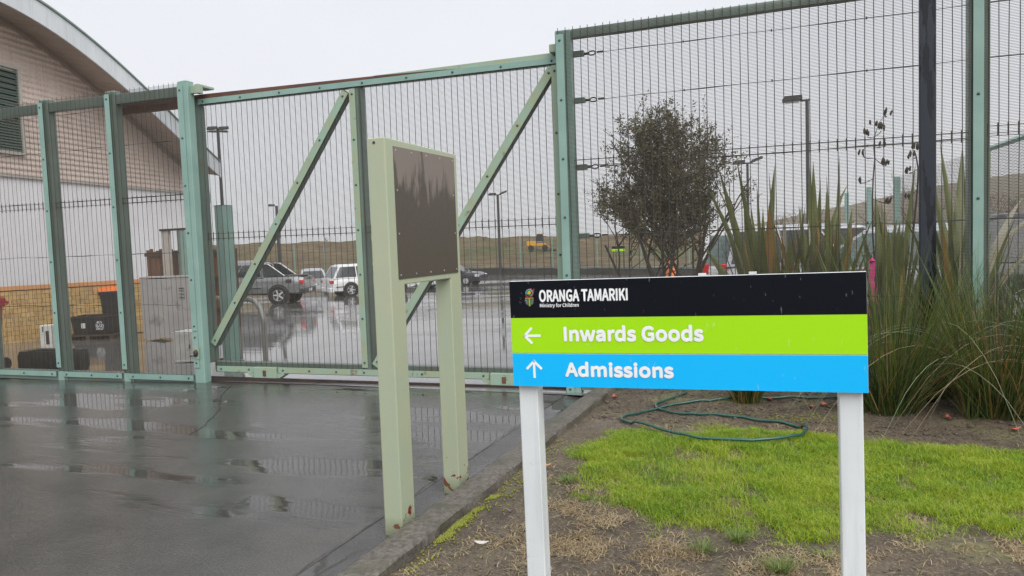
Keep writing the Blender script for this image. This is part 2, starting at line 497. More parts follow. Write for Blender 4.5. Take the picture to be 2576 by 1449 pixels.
jm = MB(); jv = []
for k, yy in enumerate(np.linspace(-3, 7.3, 200)):
    xx = -2.380 + .008 * math.sin(k * .21) + .005 * math.sin(k * .83) + random.uniform(-.004, .004); ww = random.uniform(.0006, .003)
    jv += [(xx - ww, yy, .0036), (xx + ww, yy, .0036)]
jm.add(jv, [(2 * i, 2 * i + 1, 2 * i + 3, 2 * i + 2) for i in range(199)])
o = jm.build('driveway_joint', MT['crack_dark']); o['kind'] = 'structure'
# kerb
kp = [(-2.125, -.1), (-2.115, .0), (-2.06, .085), (-2.035, .098), (-1.885, .1), (-1.868, .09), (-1.86, -.1)]
km = MB(); ks = np.concatenate([np.linspace(-9, 2, 6), np.linspace(2.2, 7.42, 60)])
km.rings([[(x + (random.uniform(-.004, .004) if z > .05 else 0), y, z + (random.uniform(-.005, .004) if z > .05 else 0)) for x, z in kp] for y in ks])
o = km.build('kerb', MT['kerb'], smooth=50); o['kind'] = 'structure'

# garden bed: the lawn and soil outside, the planted strip inside
LAWN = np.array([(-1.72, 5.04), (-1.5, 4.44), (-1.26, 4.06), (-0.95, 3.90), (-0.83, 3.74), (-0.28, 3.80), (-0.04, 3.66), (0.15, 3.74), (0.27, 3.97), (0.52, 3.95), (0.71, 4.23), (0.9, 4.03), (1.2, 4.0), (1.9, 4.2), (2.6, 4.3), (3.2, 5.2), (2.6, 5.75),
                 (1.55, 5.78), (1.31, 5.92), (0.39, 6.07), (-0.14, 6.13), (-0.88, 6.09), (-1.02, 5.79), (-1.28, 5.97), (-1.53, 5.8), (-1.65, 5.22)])
def in_poly(x, y, P):
    c = np.zeros(x.shape, bool); n = len(P)
    for i in range(n):
        x0, y0 = P[i]; x1, y1 = P[i - 1]
        c ^= ((y0 > y) != (y1 > y)) & (x < (x1 - x0) * (y - y0) / (y1 - y0 + 1e-12) + x0)
    return c
def edge_dist(x, y, P):
    d = np.full(x.shape, 9.0); n = len(P)
    for i in range(n):
        x0, y0 = P[i - 1]; x1, y1 = P[i]
        t = np.clip(((x - x0) * (x1 - x0) + (y - y0) * (y1 - y0)) / ((x1 - x0) ** 2 + (y1 - y0) ** 2), 0, 1)
        d = np.minimum(d, np.hypot(x - x0 - t * (x1 - x0), y - y0 - t * (y1 - y0)))
    return d
def soil_z(x, y):
    z = .078 + .035 * (fbm(x * 1.1, y * 1.1, 21) - .5) + .03 * (fbm(x * 7, y * 7, 25, 3) - .5)
    bed = np.clip((y - 6.15) / .5, 0, 1) * np.clip((x + 1.3) / .6, 0, 1)
    z = z + bed * (.05 + .06 * (fbm(x * 9, y * 9, 31, 3) - .45))
    return z - .03 * np.clip((-1.72 - x) / .14, 0, 1)
grid_sheet('garden_soil', np.concatenate([np.linspace(-1.868, 3.2, 170), np.linspace(3.4, 14, 30)]), np.concatenate([np.linspace(-9, 2.3, 24), np.linspace(2.35, 8, 200), np.linspace(8.1, 10.9, 20)]), soil_z, MT['soil'])

# ------------------------------------------------------------------ grass
def leaf_mat(name, c1, c2, c3, rough=.4, trans=.25):
    m, nt, b = newmat(name)
    g = nt.nodes.new('ShaderNodeNewGeometry')
    r = nt.nodes.new('ShaderNodeValToRGB')
    r.color_ramp.elements[0].color = (*c1, 1); r.color_ramp.elements[1].color = (*c3, 1)
    k = r.color_ramp.elements.new(.5); k.color = (*c2, 1)
    nt.links.new(g.outputs['Random Per Island'], r.inputs[0])
    big = noise(nt, coords(nt), 2.6, 4)
    col = mixc(nt, mth(nt, 'MULTIPLY', ramp(nt, big, .42, .62), .5), r.outputs[0], c3)
    nt.links.new(col, b.inputs['Base Color']); b.inputs['Roughness'].default_value = rough
    if trans:
        t = nt.nodes.new('ShaderNodeBsdfTranslucent'); nt.links.new(col, t.inputs[0])
        mx = nt.nodes.new('ShaderNodeMixShader'); mx.inputs[0].default_value = trans
        nt.links.new(b.outputs[0], mx.inputs[1]); nt.links.new(t.outputs[0], mx.inputs[2])
        nt.links.new(mx.outputs[0], nt.nodes['Material Output'].inputs[0])
    return m
MT['grass'] = leaf_mat('wet_lawn_grass', (.08, .19, .006), (.22, .39, .012), (.44, .50, .04), .38, .35)
MT['straw'] = leaf_mat('dead_straw', (.34, .245, .125), (.20, .14, .075), (.50, .40, .24), .7, .1)

def blades(px, py, pz, h, w, lean, bend=.5, az=None):
    """5-vertex blades from numpy arrays"""
    n = len(px)
    az = rng.random(n) * 2 * np.pi if az is None else az
    ca, sa = np.cos(az), np.sin(az)
    ta = az + np.pi / 2 + rng.normal(0, .4, n)
    wx, wy = np.cos(ta) * w / 2, np.sin(ta) * w / 2
    V = np.zeros((n, 5, 3))
    mx, my, mz = px + ca * lean * h * .35, py + sa * lean * h * .35, pz + h * .55
    tx, ty, tz = px + ca * lean * h * (.7 + bend), py + sa * lean * h * (.7 + bend), pz + h * (1 - .35 * lean * bend)
    V[:, 0] = np.stack([px - wx, py - wy, pz], -1); V[:, 1] = np.stack([px + wx, py + wy, pz], -1)
    V[:, 2] = np.stack([mx - wx * .8, my - wy * .8, mz], -1); V[:, 3] = np.stack([mx + wx * .8, my + wy * .8, mz], -1)
    V[:, 4] = np.stack([tx, ty, tz], -1)
    k = np.arange(n) * 5
    F = np.concatenate([np.stack([k, k + 1, k + 3], -1), np.stack([k, k + 3, k + 2], -1), np.stack([k + 2, k + 3, k + 4], -1)])
    return V.reshape(-1, 3), F

n = 560000
x = rng.uniform(-1.85, 3.2, n); y = rng.uniform(3.55, 6.3, n)
ins = in_poly(x, y, LAWN); d = edge_dist(x, y, LAWN) * np.where(ins, 1, -1)
patch = fbm(x * 2.2, y * 2.2, 41); p2 = fbm(x * 6, y * 6, 47, 3)
p4 = fbm(x * 11, y * 11, 44, 2)
dens = np.clip((d + .50 * (p2 - .47)) / .22, 0, 1) ** 1.3 * (.45 + .55 * np.clip((patch - .32) / .14, 0, 1)) * np.clip((p2 - .20) / .16, .15, 1) * np.clip((p4 - .05) / .3, .3, 1)
keep = rng.random(n) < dens
x, y, d = x[keep], y[keep], d[keep]
h = rng.uniform(.020, .046, len(x)) * (.6 + .8 * fbm(x * 3, y * 3, 52)) * np.clip(.55 + d * 3, .5, 1.15)
V, F = blades(x, y, soil_z(x, y) - .004, h, rng.uniform(.0020, .0036, len(x)), rng.uniform(.2, 1.5, len(x)))
lawn = link('lawn_grass', np_mesh('lawn_grass', V, F, MT['grass']))
tag(lawn, 'short bright green wet lawn behind the wayfinding sign posts', 'grass', kind='stuff')

n = 230000
x = rng.uniform(-1.84, 3.0, n); y = rng.uniform(2.3, 6.2, n)
d = edge_dist(x, y, LAWN) * np.where(in_poly(x, y, LAWN), 1, -1)
pt = fbm(x * 2.0, y * 2.0, 61); p3 = fbm(x * 7, y * 7, 67, 3)
dens = np.clip((pt - .41) / .1, .08, 1) * np.clip((p3 - .34) / .2, .05, 1) * np.clip(.75 - d * 4, .34, 1) * np.where(y > 4.9, .25, 1) * np.clip((x + 1.9) / .7, .2, 1)
keep = rng.random(n) < dens
x, y = x[keep], y[keep]
V, F = blades(x, y, soil_z(x, y) + .001, rng.uniform(.008, .024, len(x)), rng.uniform(.0024, .0050, len(x)), rng.uniform(1.0, 3.4, len(x)), .6)
tag(link('dead_grass', np_mesh('dead_grass', V, F, MT['straw'])), 'flattened tan dead grass on the bare soil', 'dead grass', kind='stuff')

# crumbs of soil in the planted strip and on the bare ground
n = 9000
x = rng.uniform(-1.8, 3.2, n); y = np.where(rng.random(n) < .6, rng.uniform(6.05, 7.5, n), rng.uniform(2.6, 6.2, n))
s = rng.uniform(.003, .007, n) * np.where(y > 6.1, 1.3, .8) * np.where(rng.random(n) < .08, 2.4, 1)
okm = ~in_poly(x, y, LAWN); x, y, s = x[okm], y[okm], s[okm]; n = len(x)
oct_v = np.array([(1, 0, 0), (0, 1, 0), (-1, 0, 0), (0, -1, 0), (0, 0, 1), (0, 0, -.6)])
oct_f = np.array([(0, 1, 4), (1, 2, 4), (2, 3, 4), (3, 0, 4), (1, 0, 5), (2, 1, 5), (3, 2, 5), (0, 3, 5)])
J = oct_v[None] * (1 + rng.normal(0, .3, (n, 6, 3))) * s[:, None, None] * np.array([1.2, 1, .7])
V = (J + np.stack([x, y, soil_z(x, y) + s * .2], -1)[:, None]).reshape(-1, 3)
F = (oct_f[None] + (np.arange(n) * 6)[:, None, None]).reshape(-1, 3)
tag(link('soil_crumbs', np_mesh('soil_crumbs', V, F, surf('clod_soil', (.07, .054, .04), (.12, .092, .066), 14, 4, .5, .8))), 'dark crumbly clods of soil under the rushes', 'soil', kind='stuff')

# moss along the kerb
MT['moss'] = surf('bright_moss', (.16, .19, .02), (.24, .25, .03), 30, 4, .7, .9, bs=200, bstr=.8)
def moss_pos():
    r = random.random()
    if r < .72:
        t = random.choice((3.42, 3.50, 3.60, 3.66, 3.74, 3.86, 4.1)); return -1.835 + abs(random.gauss(0, .03)), random.gauss(t, .025)
    if r < .8: return random.gauss(-.1, .25), random.gauss(6.4, .05)
    return -1.84 + abs(random.gauss(0, .09)), random.uniform(2.6, 5.4)
P = np.array([moss_pos() for _ in range(1300)]); n = len(P)
s = rng.uniform(.004, .011, n)
J = oct_v[None] * (1 + rng.normal(0, .2, (n, 6, 3))) * s[:, None, None]
V = (J + np.stack([P[:, 0], P[:, 1], soil_z(P[:, 0], P[:, 1]) + s * .3 + .002], -1)[:, None]).reshape(-1, 3)
F = (oct_f[None] + (np.arange(n) * 6)[:, None, None]).reshape(-1, 3)
tag(link('moss', np_mesh('moss', V, F, MT['moss'])), 'yellow green moss cushions along the concrete kerb', 'moss', kind='stuff')

# separate tufts of green grass on the bare soil
MT['tuft'] = leaf_mat('tuft_grass', (.09, .17, .03), (.14, .22, .04), (.2, .26, .06), .42, .25)
def tuft_mesh(seed, nb, hh):
    global rng
    keepr = rng; rng = np.random.default_rng(seed)
    x = rng.normal(0, .018, nb); y = rng.normal(0, .018, nb)
    V, F = blades(x, y, np.full(nb, -.004), rng.uniform(.5, 1, nb) * hh, rng.uniform(.003, .005, nb), rng.uniform(.4, 1.7, nb), .5, np.arctan2(y, x) + rng.normal(0, .5, nb))
    rng = keepr
    return np_mesh('grass_tuft', V, F, MT['tuft'])
tm = [tuft_mesh(1, 70, .075), tuft_mesh(2, 110, .085), tuft_mesh(3, 55, .05)]
for (x, y, k, s, lb) in [(-.505, 3.62, 0, 1.15, 'pale green grass tuft on bare soil, nearer the left sign post'), (-.15, 3.50, 1, 1.1, 'widest dark green grass tuft on bare soil, midway between the sign posts'),
                         (.03, 3.70, 2, 1.0, 'small low grass tuft on bare soil, nearest the right sign post'), (-1.43, 4.42, 1, .9, 'round green grass tuft at the left end of the lawn edge'),
                         (-.36, 3.79, 1, .9, 'brown and green grass tuft just off the front edge of the lawn')]:
    o = link('grass_tuft', tm[k], loc=(x, y, float(soil_z(np.array(x), np.array(y)))), rot=(0, 0, random.uniform(0, 6)), scale=(s, s, s))
    tag(o, lb, 'grass tuft', 'loose grass tufts on the soil')

# fallen leaves and a scrap
MT['leaf_red'] = surf('fallen_red_leaf', (.30, .07, .045), (.42, .13, .08), 30, 3, .35, .5, info=.25)
MT['leaf_tan'] = surf('fallen_orange_leaf', (.50, .24, .13), (.42, .2, .1), 30, 3, .4, .5)
MT['scrap'] = surf('pale_scrap', (.62, .58, .55), (.5, .46, .44), 30, 3, .4, .6)
def leaf_shape(l, w, curl):
    m = MB(); vs = []
    for i in range(7):
        t = i / 6; ww = w * math.sin(math.pi * min(.98, t * .93 + .03)) ** .8 / 2
        for sgn in (-1, 0, 1):
            vs.append((t * l - l / 2, sgn * ww, curl * ((t - .5) ** 2) + abs(sgn) * curl * .25))
    fs = [(3 * i + j, 3 * i + j + 1, 3 * i + 4 + j, 3 * i + 3 + j) for i in range(6) for j in (0, 1)]
    m.add(vs, fs); return m
lf = leaf_shape(.075, .04, .05).mesh('fallen_leaf', MT['leaf_red'], True)
for i in range(9):
    x, y = [(-.02, 6.62), (.08, 6.72), (-.36, 6.9), (.95, 6.52), (.7, 6.75), (-1.78, 7.0), (-1.74, 6.9), (.2, 6.7), (1.35, 6.3)][i]
    o = link('fallen_leaf', lf, loc=(x, y, float(soil_z(np.array(x), np.array(y))) + .012), rot=(random.uniform(-.2, .2), random.uniform(-.2, .2), random.uniform(0, 6)))
    tag(o, 'small curled dark red fallen leaf on the soil strip by the fence', 'leaf', 'dark red fallen leaves')
o = leaf_shape(.07, .04, .03).build('fallen_leaf', MT['leaf_tan'], loc=(-1.66, 4.66, .095), rot=(0, 0, .5), smooth=True)
tag(o, 'orange fallen leaf in the wet patch right of the left sign post', 'leaf')
o = leaf_shape(.075, .028, .035).build('paper_scrap', MT['scrap'], loc=(-1.56, 3.37, .085), rot=(.2, 0, .2), smooth=True)
tag(o, 'torn white scrap lying on bare soil near the kerb', 'litter')

# ------------------------------------------------------------------ text
import os
FONT = None
try:      # the grotesque that ships with Blender itself; the built-in face otherwise
    FONT = bpy.data.fonts.load(os.path.join(bpy.utils.system_resource('DATAFILES'), 'fonts', 'Noto Sans CJK Regular.woff2'))
except Exception:
    FONT = None
def text_mesh(txt, width, height, weight=.03, depth=.0008, cap='I'):
    """letters as a flat mesh in the xz plane (front facing -y), fitted to a width and a cap height"""
    def raw(t):
        cu = bpy.data.curves.new('t', 'FONT'); cu.body = t
        if FONT: cu.font = FONT
        cu.space_character = 1.01; cu.size = 1; cu.fill_mode = 'FRONT'; cu.resolution_u = 6
        o = bpy.data.objects.new('t', cu); COL.objects.link(o)
        bpy.context.view_layer.update()
        me = bpy.data.meshes.new_from_object(o.evaluated_get(bpy.context.evaluated_depsgraph_get()))
        bpy.data.objects.remove(o); bpy.data.curves.remove(cu)
        v = np.zeros(len(me.vertices) * 3); me.vertices.foreach_get('co', v); v = v.reshape(-1, 3)
        return me, v
    _, vc = raw(cap); ch = vc[:, 1].max() - vc[:, 1].min(); zb_ = vc[:, 1].min()
    me, v = raw(txt)
    x0, x1 = v[:, 0].min(), v[:, 0].max()
    X = (v[:, 0] - x0) / (x1 - x0); Zz = (v[:, 1] - zb_) / ch
    # a bold cut: the outline laid down in a ring of tiny shifts, each a hair above the last
    tris = []
    me.calc_loop_triangles()
    tri = np.array([t.vertices[:] for t in me.loop_triangles], int)
    r = weight * height; VV, FF = [], []
    for k in range(9):
        dx, dz = (0, 0) if k == 8 else (r * .75 * math.cos(k * math.pi / 4), r * math.sin(k * math.pi / 4))
        VV.append(np.stack([r + X * (width - 2 * r) + dx, np.full(len(X), -depth - k * .0002), r + Zz * (height - 2 * r) + dz], -1)); FF.append(tri + k * len(X))
    bpy.data.meshes.remove(me)
    return np_mesh('lettering', np.concatenate(VV), np.concatenate(FF), MT['letter'])

# ------------------------------------------------------------------ wayfinding sign
def vinyl(name, c, r=.3):
    m, nt, b = newmat(name)
    v = coords(nt)
    drops = ramp(nt, noise(nt, coords(nt, (30, 30, 9)), 3, 2), .70, .73)
    nt.links.new(mixc(nt, mth(nt, 'MULTIPLY', drops, .12), mixc(nt, noise(nt, v, 2, 4), c, tuple(x * .93 for x in c)), (.8, .85, .88)), b.inputs['Base Color'])
    mr = nt.nodes.new('ShaderNodeMapRange'); mr.inputs['To Min'].default_value = r; mr.inputs['To Max'].default_value = r + .2
    nt.links.new(noise(nt, coords(nt, (25, 25, 1.2)), 2, 4), mr.inputs[0]); nt.links.new(mr.outputs[0], b.inputs['Roughness'])
    b.inputs['Specular IOR Level'].default_value = .12 if max(c) < .05 else .35
    return m
MT['hdr'] = vinyl('black_vinyl', (.006, .007, .011), .28)
MT['lime'] = vinyl('lime_vinyl', (.36, .74, .002), .35)
MT['cyan'] = vinyl('cyan_vinyl', (.0, .485, .98), .35)
MT['letter'] = vinyl('white_vinyl', (.86, .88, .90), .4)
U2 = R(2.5)
u = Vector((math.cos(U2), math.sin(U2), 0)); nn = Vector((-math.sin(U2), math.cos(U2), 0))
sg = empty('directional_sign', Vector((0, 3.2, 0)) + u * -1.256, 0, 'black, lime and blue direction sign on two white square posts', 'sign')
sg.rotation_euler = (0, -.0103, U2)
SK = .92                                   # the sign stands a little nearer the path
sg.location = Vector((0, 2.944, 1.6 * (1 - SK))) + u * -1.256 * SK
sg.scale = (SK, SK, SK)
W = 1.464; zb = .942; HB, HG, HH = .150, .159, .166
bm_ = MB().box(0, W, .004, .034, zb, zb + HB + HG + HH); bm_.build('sign_board', MT['white_paint'], sg, bevel=.002)
MB().box(0.001, W - .001, 0, .0038, zb + HB + HG + .001, zb + HB + HG + HH - .001).build('black_header', MT['hdr'], sg)
MB().box(0.001, W - .001, 0, .0038, zb + HB + .002, zb + HB + HG).build('lime_band', MT['lime'], sg)
MB().box(0.001, W - .001, 0, .0038, zb + .001, zb + HB - .003).build('blue_band', MT['cyan'], sg)
def letters(t, x, z, w, h, weight):
    return link('lettering', text_mesh(t, w, h, weight), sg, (x * W, -.0004, z))
for t, x, z, w, h, k in (('ORANGA TAMARIKI', .0945, zb + HB + HG + .071, .397, .053, .05), ('Ministry for Children', .0965, zb + HB + HG + .0475, .177, .0155, .035),
                         ('Inwards Goods', .166, zb + HB + .053, .603, .066, .072), ('Admissions', .1665, zb + .047, .475, .063, .072)):
    o = letters(t, x, z, w, h, k); o['label'] = 'white words ' + t
def arrow(cx, cz, ang):
    m = MB(); ca, sa = math.cos(ang), math.sin(ang)
    def bar(p, q, w):
        p = (cx + p[0] * ca - p[1] * sa, cz + p[0] * sa + p[1] * ca); q = (cx + q[0] * ca - q[1] * sa, cz + q[0] * sa + q[1] * ca)
        m.bar(p, q, w, -.0012, .0005)
    bar((-.036, 0), (.038, 0), .0105)
    m2 = m; bar((-.0405, -.0035), (-.002, .035), .0105); m2.v = [(a, b - (.0003 if i >= 8 else 0), c) for i, (a, b, c) in enumerate(m2.v)]
    bar((-.0405, .0035), (-.002, -.035), .0105); m2.v = [(a, b - (.0003 if i >= 16 else 0), c) for i, (a, b, c) in enumerate(m2.v)]
    return m.build('arrow', MT['letter'], sg)
arrow(.068 * W, zb + HB + .079, 0)['label'] = 'white arrow pointing left'
arrow(.0695 * W, zb + .077, -math.pi / 2)['label'] = 'white arrow pointing up'
# emblem: broken rings over a fanned stem
ecs = [(.55, .02, .08), (.30, .55, .62), (.02, .40, .18), (.75, .55, .02)]
em = [surf('emblem_tone', c, c, 5, 1, .4, .5) for c in ecs]
ex, ez = .0635 * W, zb + HB + HG + .113
for k, (rad, a0, a1) in enumerate(((.0195, -2.6, 1.4), (.0150, -1.3, 3.6), (.0105, .3, 5.6), (.0048, 0, 6.28))):
    m = MB(); m.tube([(ex + rad * math.cos(a), -.0006, ez + rad * math.sin(a)) for a in np.linspace(a0, a1, 22)], .0013 if k < 3 else .0026, 4)
    m.build('emblem_ring', em[k], sg)
for k, c in enumerate((3, 2, 1, 0)):
    for sgn in (-1, 1):
        m = MB()
        zt = ez - .0235 - k * .0048; xi = .0016 + k * .0052
        m.tube([(ex + sgn * .0195, -.0006, zt), (ex + sgn * (xi + .001), -.0006, zt), (ex + sgn * xi, -.0006, zt - .002), (ex + sgn * xi, -.0006, ez - .060 + k * .004)], .0011, 4)
        m.build('emblem_stem', em[c], sg)
pm = MB().cbox(0, .088, .035, .123, -.25, zb + .32, .004).mesh('post', MT['white_paint'])
link('post', pm, sg, (.012, 0, 0)); link('post', pm, sg, (W - .105, 0, 0))
for xx in (.83, 1.03): MB().box(xx, xx + .03, .008, .03, zb + HB + HG + HH + .001, zb + HB + HG + HH + .011).build('top_clip', MT['white_paint'], sg)

# ------------------------------------------------------------------ framed notice board on two green legs
nb = empty('notice_board', (-2.185, 4.0, 0), 0, 'pale green two legged notice frame holding a blank brown panel', 'notice board')
X0, X1 = -.057, .055
fr = MB()
fr.prism([(-.435, -.06), (-.435, 2.181), (.445, 2.167), (.445, -.06), (.295, -.06), (.295, 1.375), (-.285, 1.375), (-.285, -.06)], 'x', X0, X1)
fo = fr.build('frame', MT['sage'], nb, bevel=.006)
MB().box(X1, X1 + .004, -.352, .40, 1.408, 2.140).build('brown_panel', MT['brown_panel'], nb)
scr = MB().lathe([(.0055, 0), (.005, .002), (.0, .003)], 8, axis='x').mesh('screw', surf('zinc_screw', (.6, .6, .58), (.5, .5, .5), 5, 1, .3, .4, metal=.6))
for k in range(5):
    yy = -.33 + k * .177
    link('screw', scr, nb, (X1 + .004, yy, 2.12)); link('screw', scr, nb, (X1 + .004, yy, 1.43))
for z in (1.66, 1.90): link('screw', scr, nb, (X1 + .004, -.33, z)); link('screw', scr, nb, (X1 + .004, .378, z))
o = MB().lathe([(.008, 0), (.008, .003)], 8, axis='y').build('plug', MT['black'], nb, (-.012, -.4375, 2.155)); 

# ------------------------------------------------------------------ close-mesh security fence
FO = Vector((-2.39, 7.42, 0))
def froot(name, s, label, cat):
    p = FO + u * s
    return empty(name, p, U2, label, cat)

def wires(sa, sb, za, zb_, y, seam=None, dz=.0127, ds=.0762, t=.0019, jag=True):
    m = MB(); tv = .0036; r_ = random.Random(int(sa * 100) + 5)
    z = za
    while z < zb_:
        m.add([(sa, y - t, z), (sa, y, z + t), (sa, y + t, z), (sa, y, z - t), (sb, y - t, z), (sb, y, z + t), (sb, y + t, z), (sb, y, z - t)],
              [(0, 4, 5, 1), (1, 5, 6, 2), (2, 6, 7, 3), (3, 7, 4, 0)]); z += dz
    yb = y + .0042; s = sa + .02
    while s < sb:
        ext = .022 if jag else 0
        ph = r_.uniform(0, 6)
        zs = np.linspace(za - .005, zb_ + ext, 7)
        xs_ = s + .0035 * np.sin(zs * 2.1 + ph)
        for i in range(6):
            x0_, x1_, z0_, z1_ = xs_[i], xs_[i + 1], zs[i], zs[i + 1]
            m.add([(x0_ - tv, yb, z0_), (x0_, yb - t, z0_), (x0_ + tv, yb, z0_), (x0_, yb + t, z0_), (x1_ - tv, yb, z1_), (x1_, yb - t, z1_), (x1_ + tv, yb, z1_), (x1_, yb + t, z1_)],
                  [(0, 1, 5, 4), (1, 2, 6, 5), (2, 3, 7, 6), (3, 0, 4, 7)])
        if seam:   # lapped joint of two sheets: doubled wire ends and two lacing rods
            m.box(s - .008, s + .002, yb + .002, yb + .009, seam - .055, seam + .055)
        s += ds
    if seam:
        for dzz in (-.03, .032):
            m.box(sa, sb, yb + .009, yb + .015, seam + dzz - .0035, seam + dzz + .0035)
    return m

bolt_me = MB().lathe([(.0135, 0), (.0125, -.006), (.008, -.010), (.0, -.0115)], 8, axis='y').mesh('bolt', MT['bolt'], True)
def bolts(parent, pts, y):
    for s, z in pts: link('bolt', bolt_me, parent, (s, y, z))

def strip_v(root, s, z0, z1, w=.078, y=-.013, th=.008, mat='paint', nb=6, b0=.06):
    o = MB().cbox(-w / 2, w / 2, 0, th, 0, z1 - z0, .002).build('cover_strip', MT[mat], root, (s, y, z0))
    bolts(o, [(0, b0 + (z1 - z0 - 2 * b0) * k / (nb - 1)) for k in range(nb)], 0)
    return o
def strip_h(root, s0, s1, z, w=.066, y=-.013, th=.008, mat='paint', nb=3):
    o = MB().box(0, s1 - s0, 0, th, -w / 2, w / 2).build('cover_strip', MT[mat], root, (s0, y, z), bevel=.002)
    bolts(o, [(.07 + (s1 - s0 - .14) * k / (nb - 1), 0) for k in range(nb)], 0)
    return o

# left run of fence
lfc = froot('security_fence', -7.0, 'green steel mesh fence of narrow bays on the left of the sliding gate', 'fence')
posts_l = [-9.39, -8.40, -7.097, -5.953]
for p in posts_l:
    s = p + 7.0
    MB().cbox(0, .155, .008, .125, -.12, 3.672, .006).build('post', MT['paint_dark'], lfc, (s, 0, 0))
    strip_v(lfc, s + .039, .115, 3.63, .078)
    MB().cbox(-.02, .085, -.004, .006, -.12, .06, .004).build('post_foot', MT['paint'], lfc, (s + .03, 0, 0))
ends = posts_l + [-4.797]
for i in range(4):
    a, b = ends[i] + 7.0, ends[i + 1] + 7.0
    o = wires(a + .01, b + .01, .06 - .01 * (4 - i) * .3, 3.655, .0, 2.28).build('wire_mesh', MT['wire'], lfc, fix=False); o['kind'] = 'stuff'
    strip_h(lfc, a + .10, b - .02, .025, .07)
    MB().box(a + .16, b, .02, .12, -.06, .06).build('bottom_rail', MT['paint_dark'], lfc)
    MB().box(a + .155, b, .02, .11, 3.505, 3.625).build('top_rail', MT['paint_dark'], lfc, bevel=.004)
for z in (3.49, 3.01, 2.33, 1.60, .93):
    pts = [(-2.5 + k * .2, .19, z + .004 * math.sin(k * 1.7)) for k in range(23)]
    MB().tube(pts, .0035, 5).build('tension_cable', MT['cable'], lfc)
# tall end post with the padlock
gp = empty('gate_post', FO + u * -4.797, U2, 'tall green steel post with a black padlock where the fence meets the gate', 'gate post')
pb = MB().cbox(0, .152, .0, .115, -.1, 3.675, .006)
pb.build('post_body', MT['paint'], gp)
cap = MB(); cap.rings([[(0, 0, 3.675), (.152, 0, 3.675), (.152, .115, 3.675), (0, .115, 3.675)], [(.07, .05, 3.703), (.08, .05, 3.703), (.08, .06, 3.703), (.07, .06, 3.703)]])
cap.build('post_cap', MT['paint'], gp)
strip_v(gp, .043, .62, 3.63, .082, -.012, .009, nb=6)
strip_v(gp, .043, .16, .60, .082, -.012, .009, nb=2)
bk = MB(); bk.box(.152, .24, .05, .10, 3.53, 3.625); bk.box(.24, .30, .02, .10, 3.52, 3.63); bk.box(.152, .30, .102, .3, 3.60, 3.63)
bk.build('guide_bracket', MT['paint_worn'], gp, bevel=.004)
lk = MB().lathe([(.0, -.02), (.026, -.018), (.03, 0), (.026, .018), (0, .02)], 12, axis='y').build('padlock', MT['black'], gp, (.06, -.03, .345), smooth=True)
lk.scale = (.9, 1, 1.5)
MB().tube([(-.085, -.02, -.025), (-.03, -.016, -.02), (.0, -.01, .0)], .006, 6).build('lock_bolt', MT['black'], lk)
MB().box(.02, .098, -.020, -.0125, .27, .42).build('lock_plate', MT['paint_worn'], gp)

# ------------------------------------------------------------------ sliding gate
gt = froot('sliding_gate', -2.4, 'long green sliding mesh gate with two diagonal braces and a rusty top rail', 'gate')
GY = .2; q = 2.4
for a, b in ((-4.66, -2.50), (-2.42, -.03)):
    o = wires(a + q, b + q, .10, 3.43, GY, 1.785, jag=False).build('wire_mesh', MT['wire'], gt, fix=False); o['kind'] = 'stuff'
# boxes behind the mesh
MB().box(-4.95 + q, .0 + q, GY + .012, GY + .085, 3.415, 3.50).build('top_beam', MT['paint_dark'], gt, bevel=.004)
MB().prism([(-5.93 + q, 3.485), (-1.05 + q, 3.492), (-2.3 + q, 3.517), (-4.66 + q, 3.543), (-5.93 + q, 3.548)], 'y', GY + .0, GY + .08).build('guide_rail', MT['rust'], gt)
MB().prism([(-1.07 + q, 3.485), (-.02 + q, 3.485), (-.02 + q, 3.535), (-2.2 + q, 3.518)], 'y', GY - .002, GY + .078).build('rail_flange', MT['paint_worn'], gt)
MB().box(-5.93 + q, -4.9 + q, GY + .0, GY + .06, 3.405, 3.484).build('guide_beam', MT['rust'], gt)
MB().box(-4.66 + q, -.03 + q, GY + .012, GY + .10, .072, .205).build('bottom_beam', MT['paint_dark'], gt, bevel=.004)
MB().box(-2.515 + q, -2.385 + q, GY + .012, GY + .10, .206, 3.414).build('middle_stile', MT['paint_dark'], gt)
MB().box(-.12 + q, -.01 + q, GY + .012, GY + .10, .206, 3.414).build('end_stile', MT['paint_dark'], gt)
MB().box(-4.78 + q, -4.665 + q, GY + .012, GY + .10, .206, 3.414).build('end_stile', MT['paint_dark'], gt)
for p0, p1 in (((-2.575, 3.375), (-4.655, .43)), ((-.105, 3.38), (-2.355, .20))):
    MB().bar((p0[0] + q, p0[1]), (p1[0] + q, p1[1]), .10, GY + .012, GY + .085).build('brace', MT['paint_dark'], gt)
    o = MB().bar((p0[0] + q, p0[1]), (p1[0] + q, p1[1]), .088, GY - .013, GY - .005).build('brace_strip', MT['paint_worn'], gt)
    d = Vector((p1[0] - p0[0], p1[1] - p0[1])); L = d.length; d /= L
    bolts(o, [(p0[0] + q + d[0] * (.06 + (L - .12) * k / 6), p0[1] + d[1] * (.06 + (L - .12) * k / 6)) for k in range(7)], GY - .013)
strip_h(gt, -4.66 + q, -.035 + q, 3.452, .064, GY - .013, nb=9)
strip_v(gt, -2.488 + q, .175, 3.40, .076, GY - .013, nb=7, mat='paint_worn')
strip_v(gt, -.076 + q, .10, 3.405, .072, GY - .013, nb=6, mat='paint_worn')
strip_h(gt, -4.62 + q, -4.06 + q, .118, .072, GY - .013, nb=2, mat='paint_worn')
strip_h(gt, -3.70 + q, -.93 + q, .118, .072, GY - .013, nb=8, mat='paint_worn')
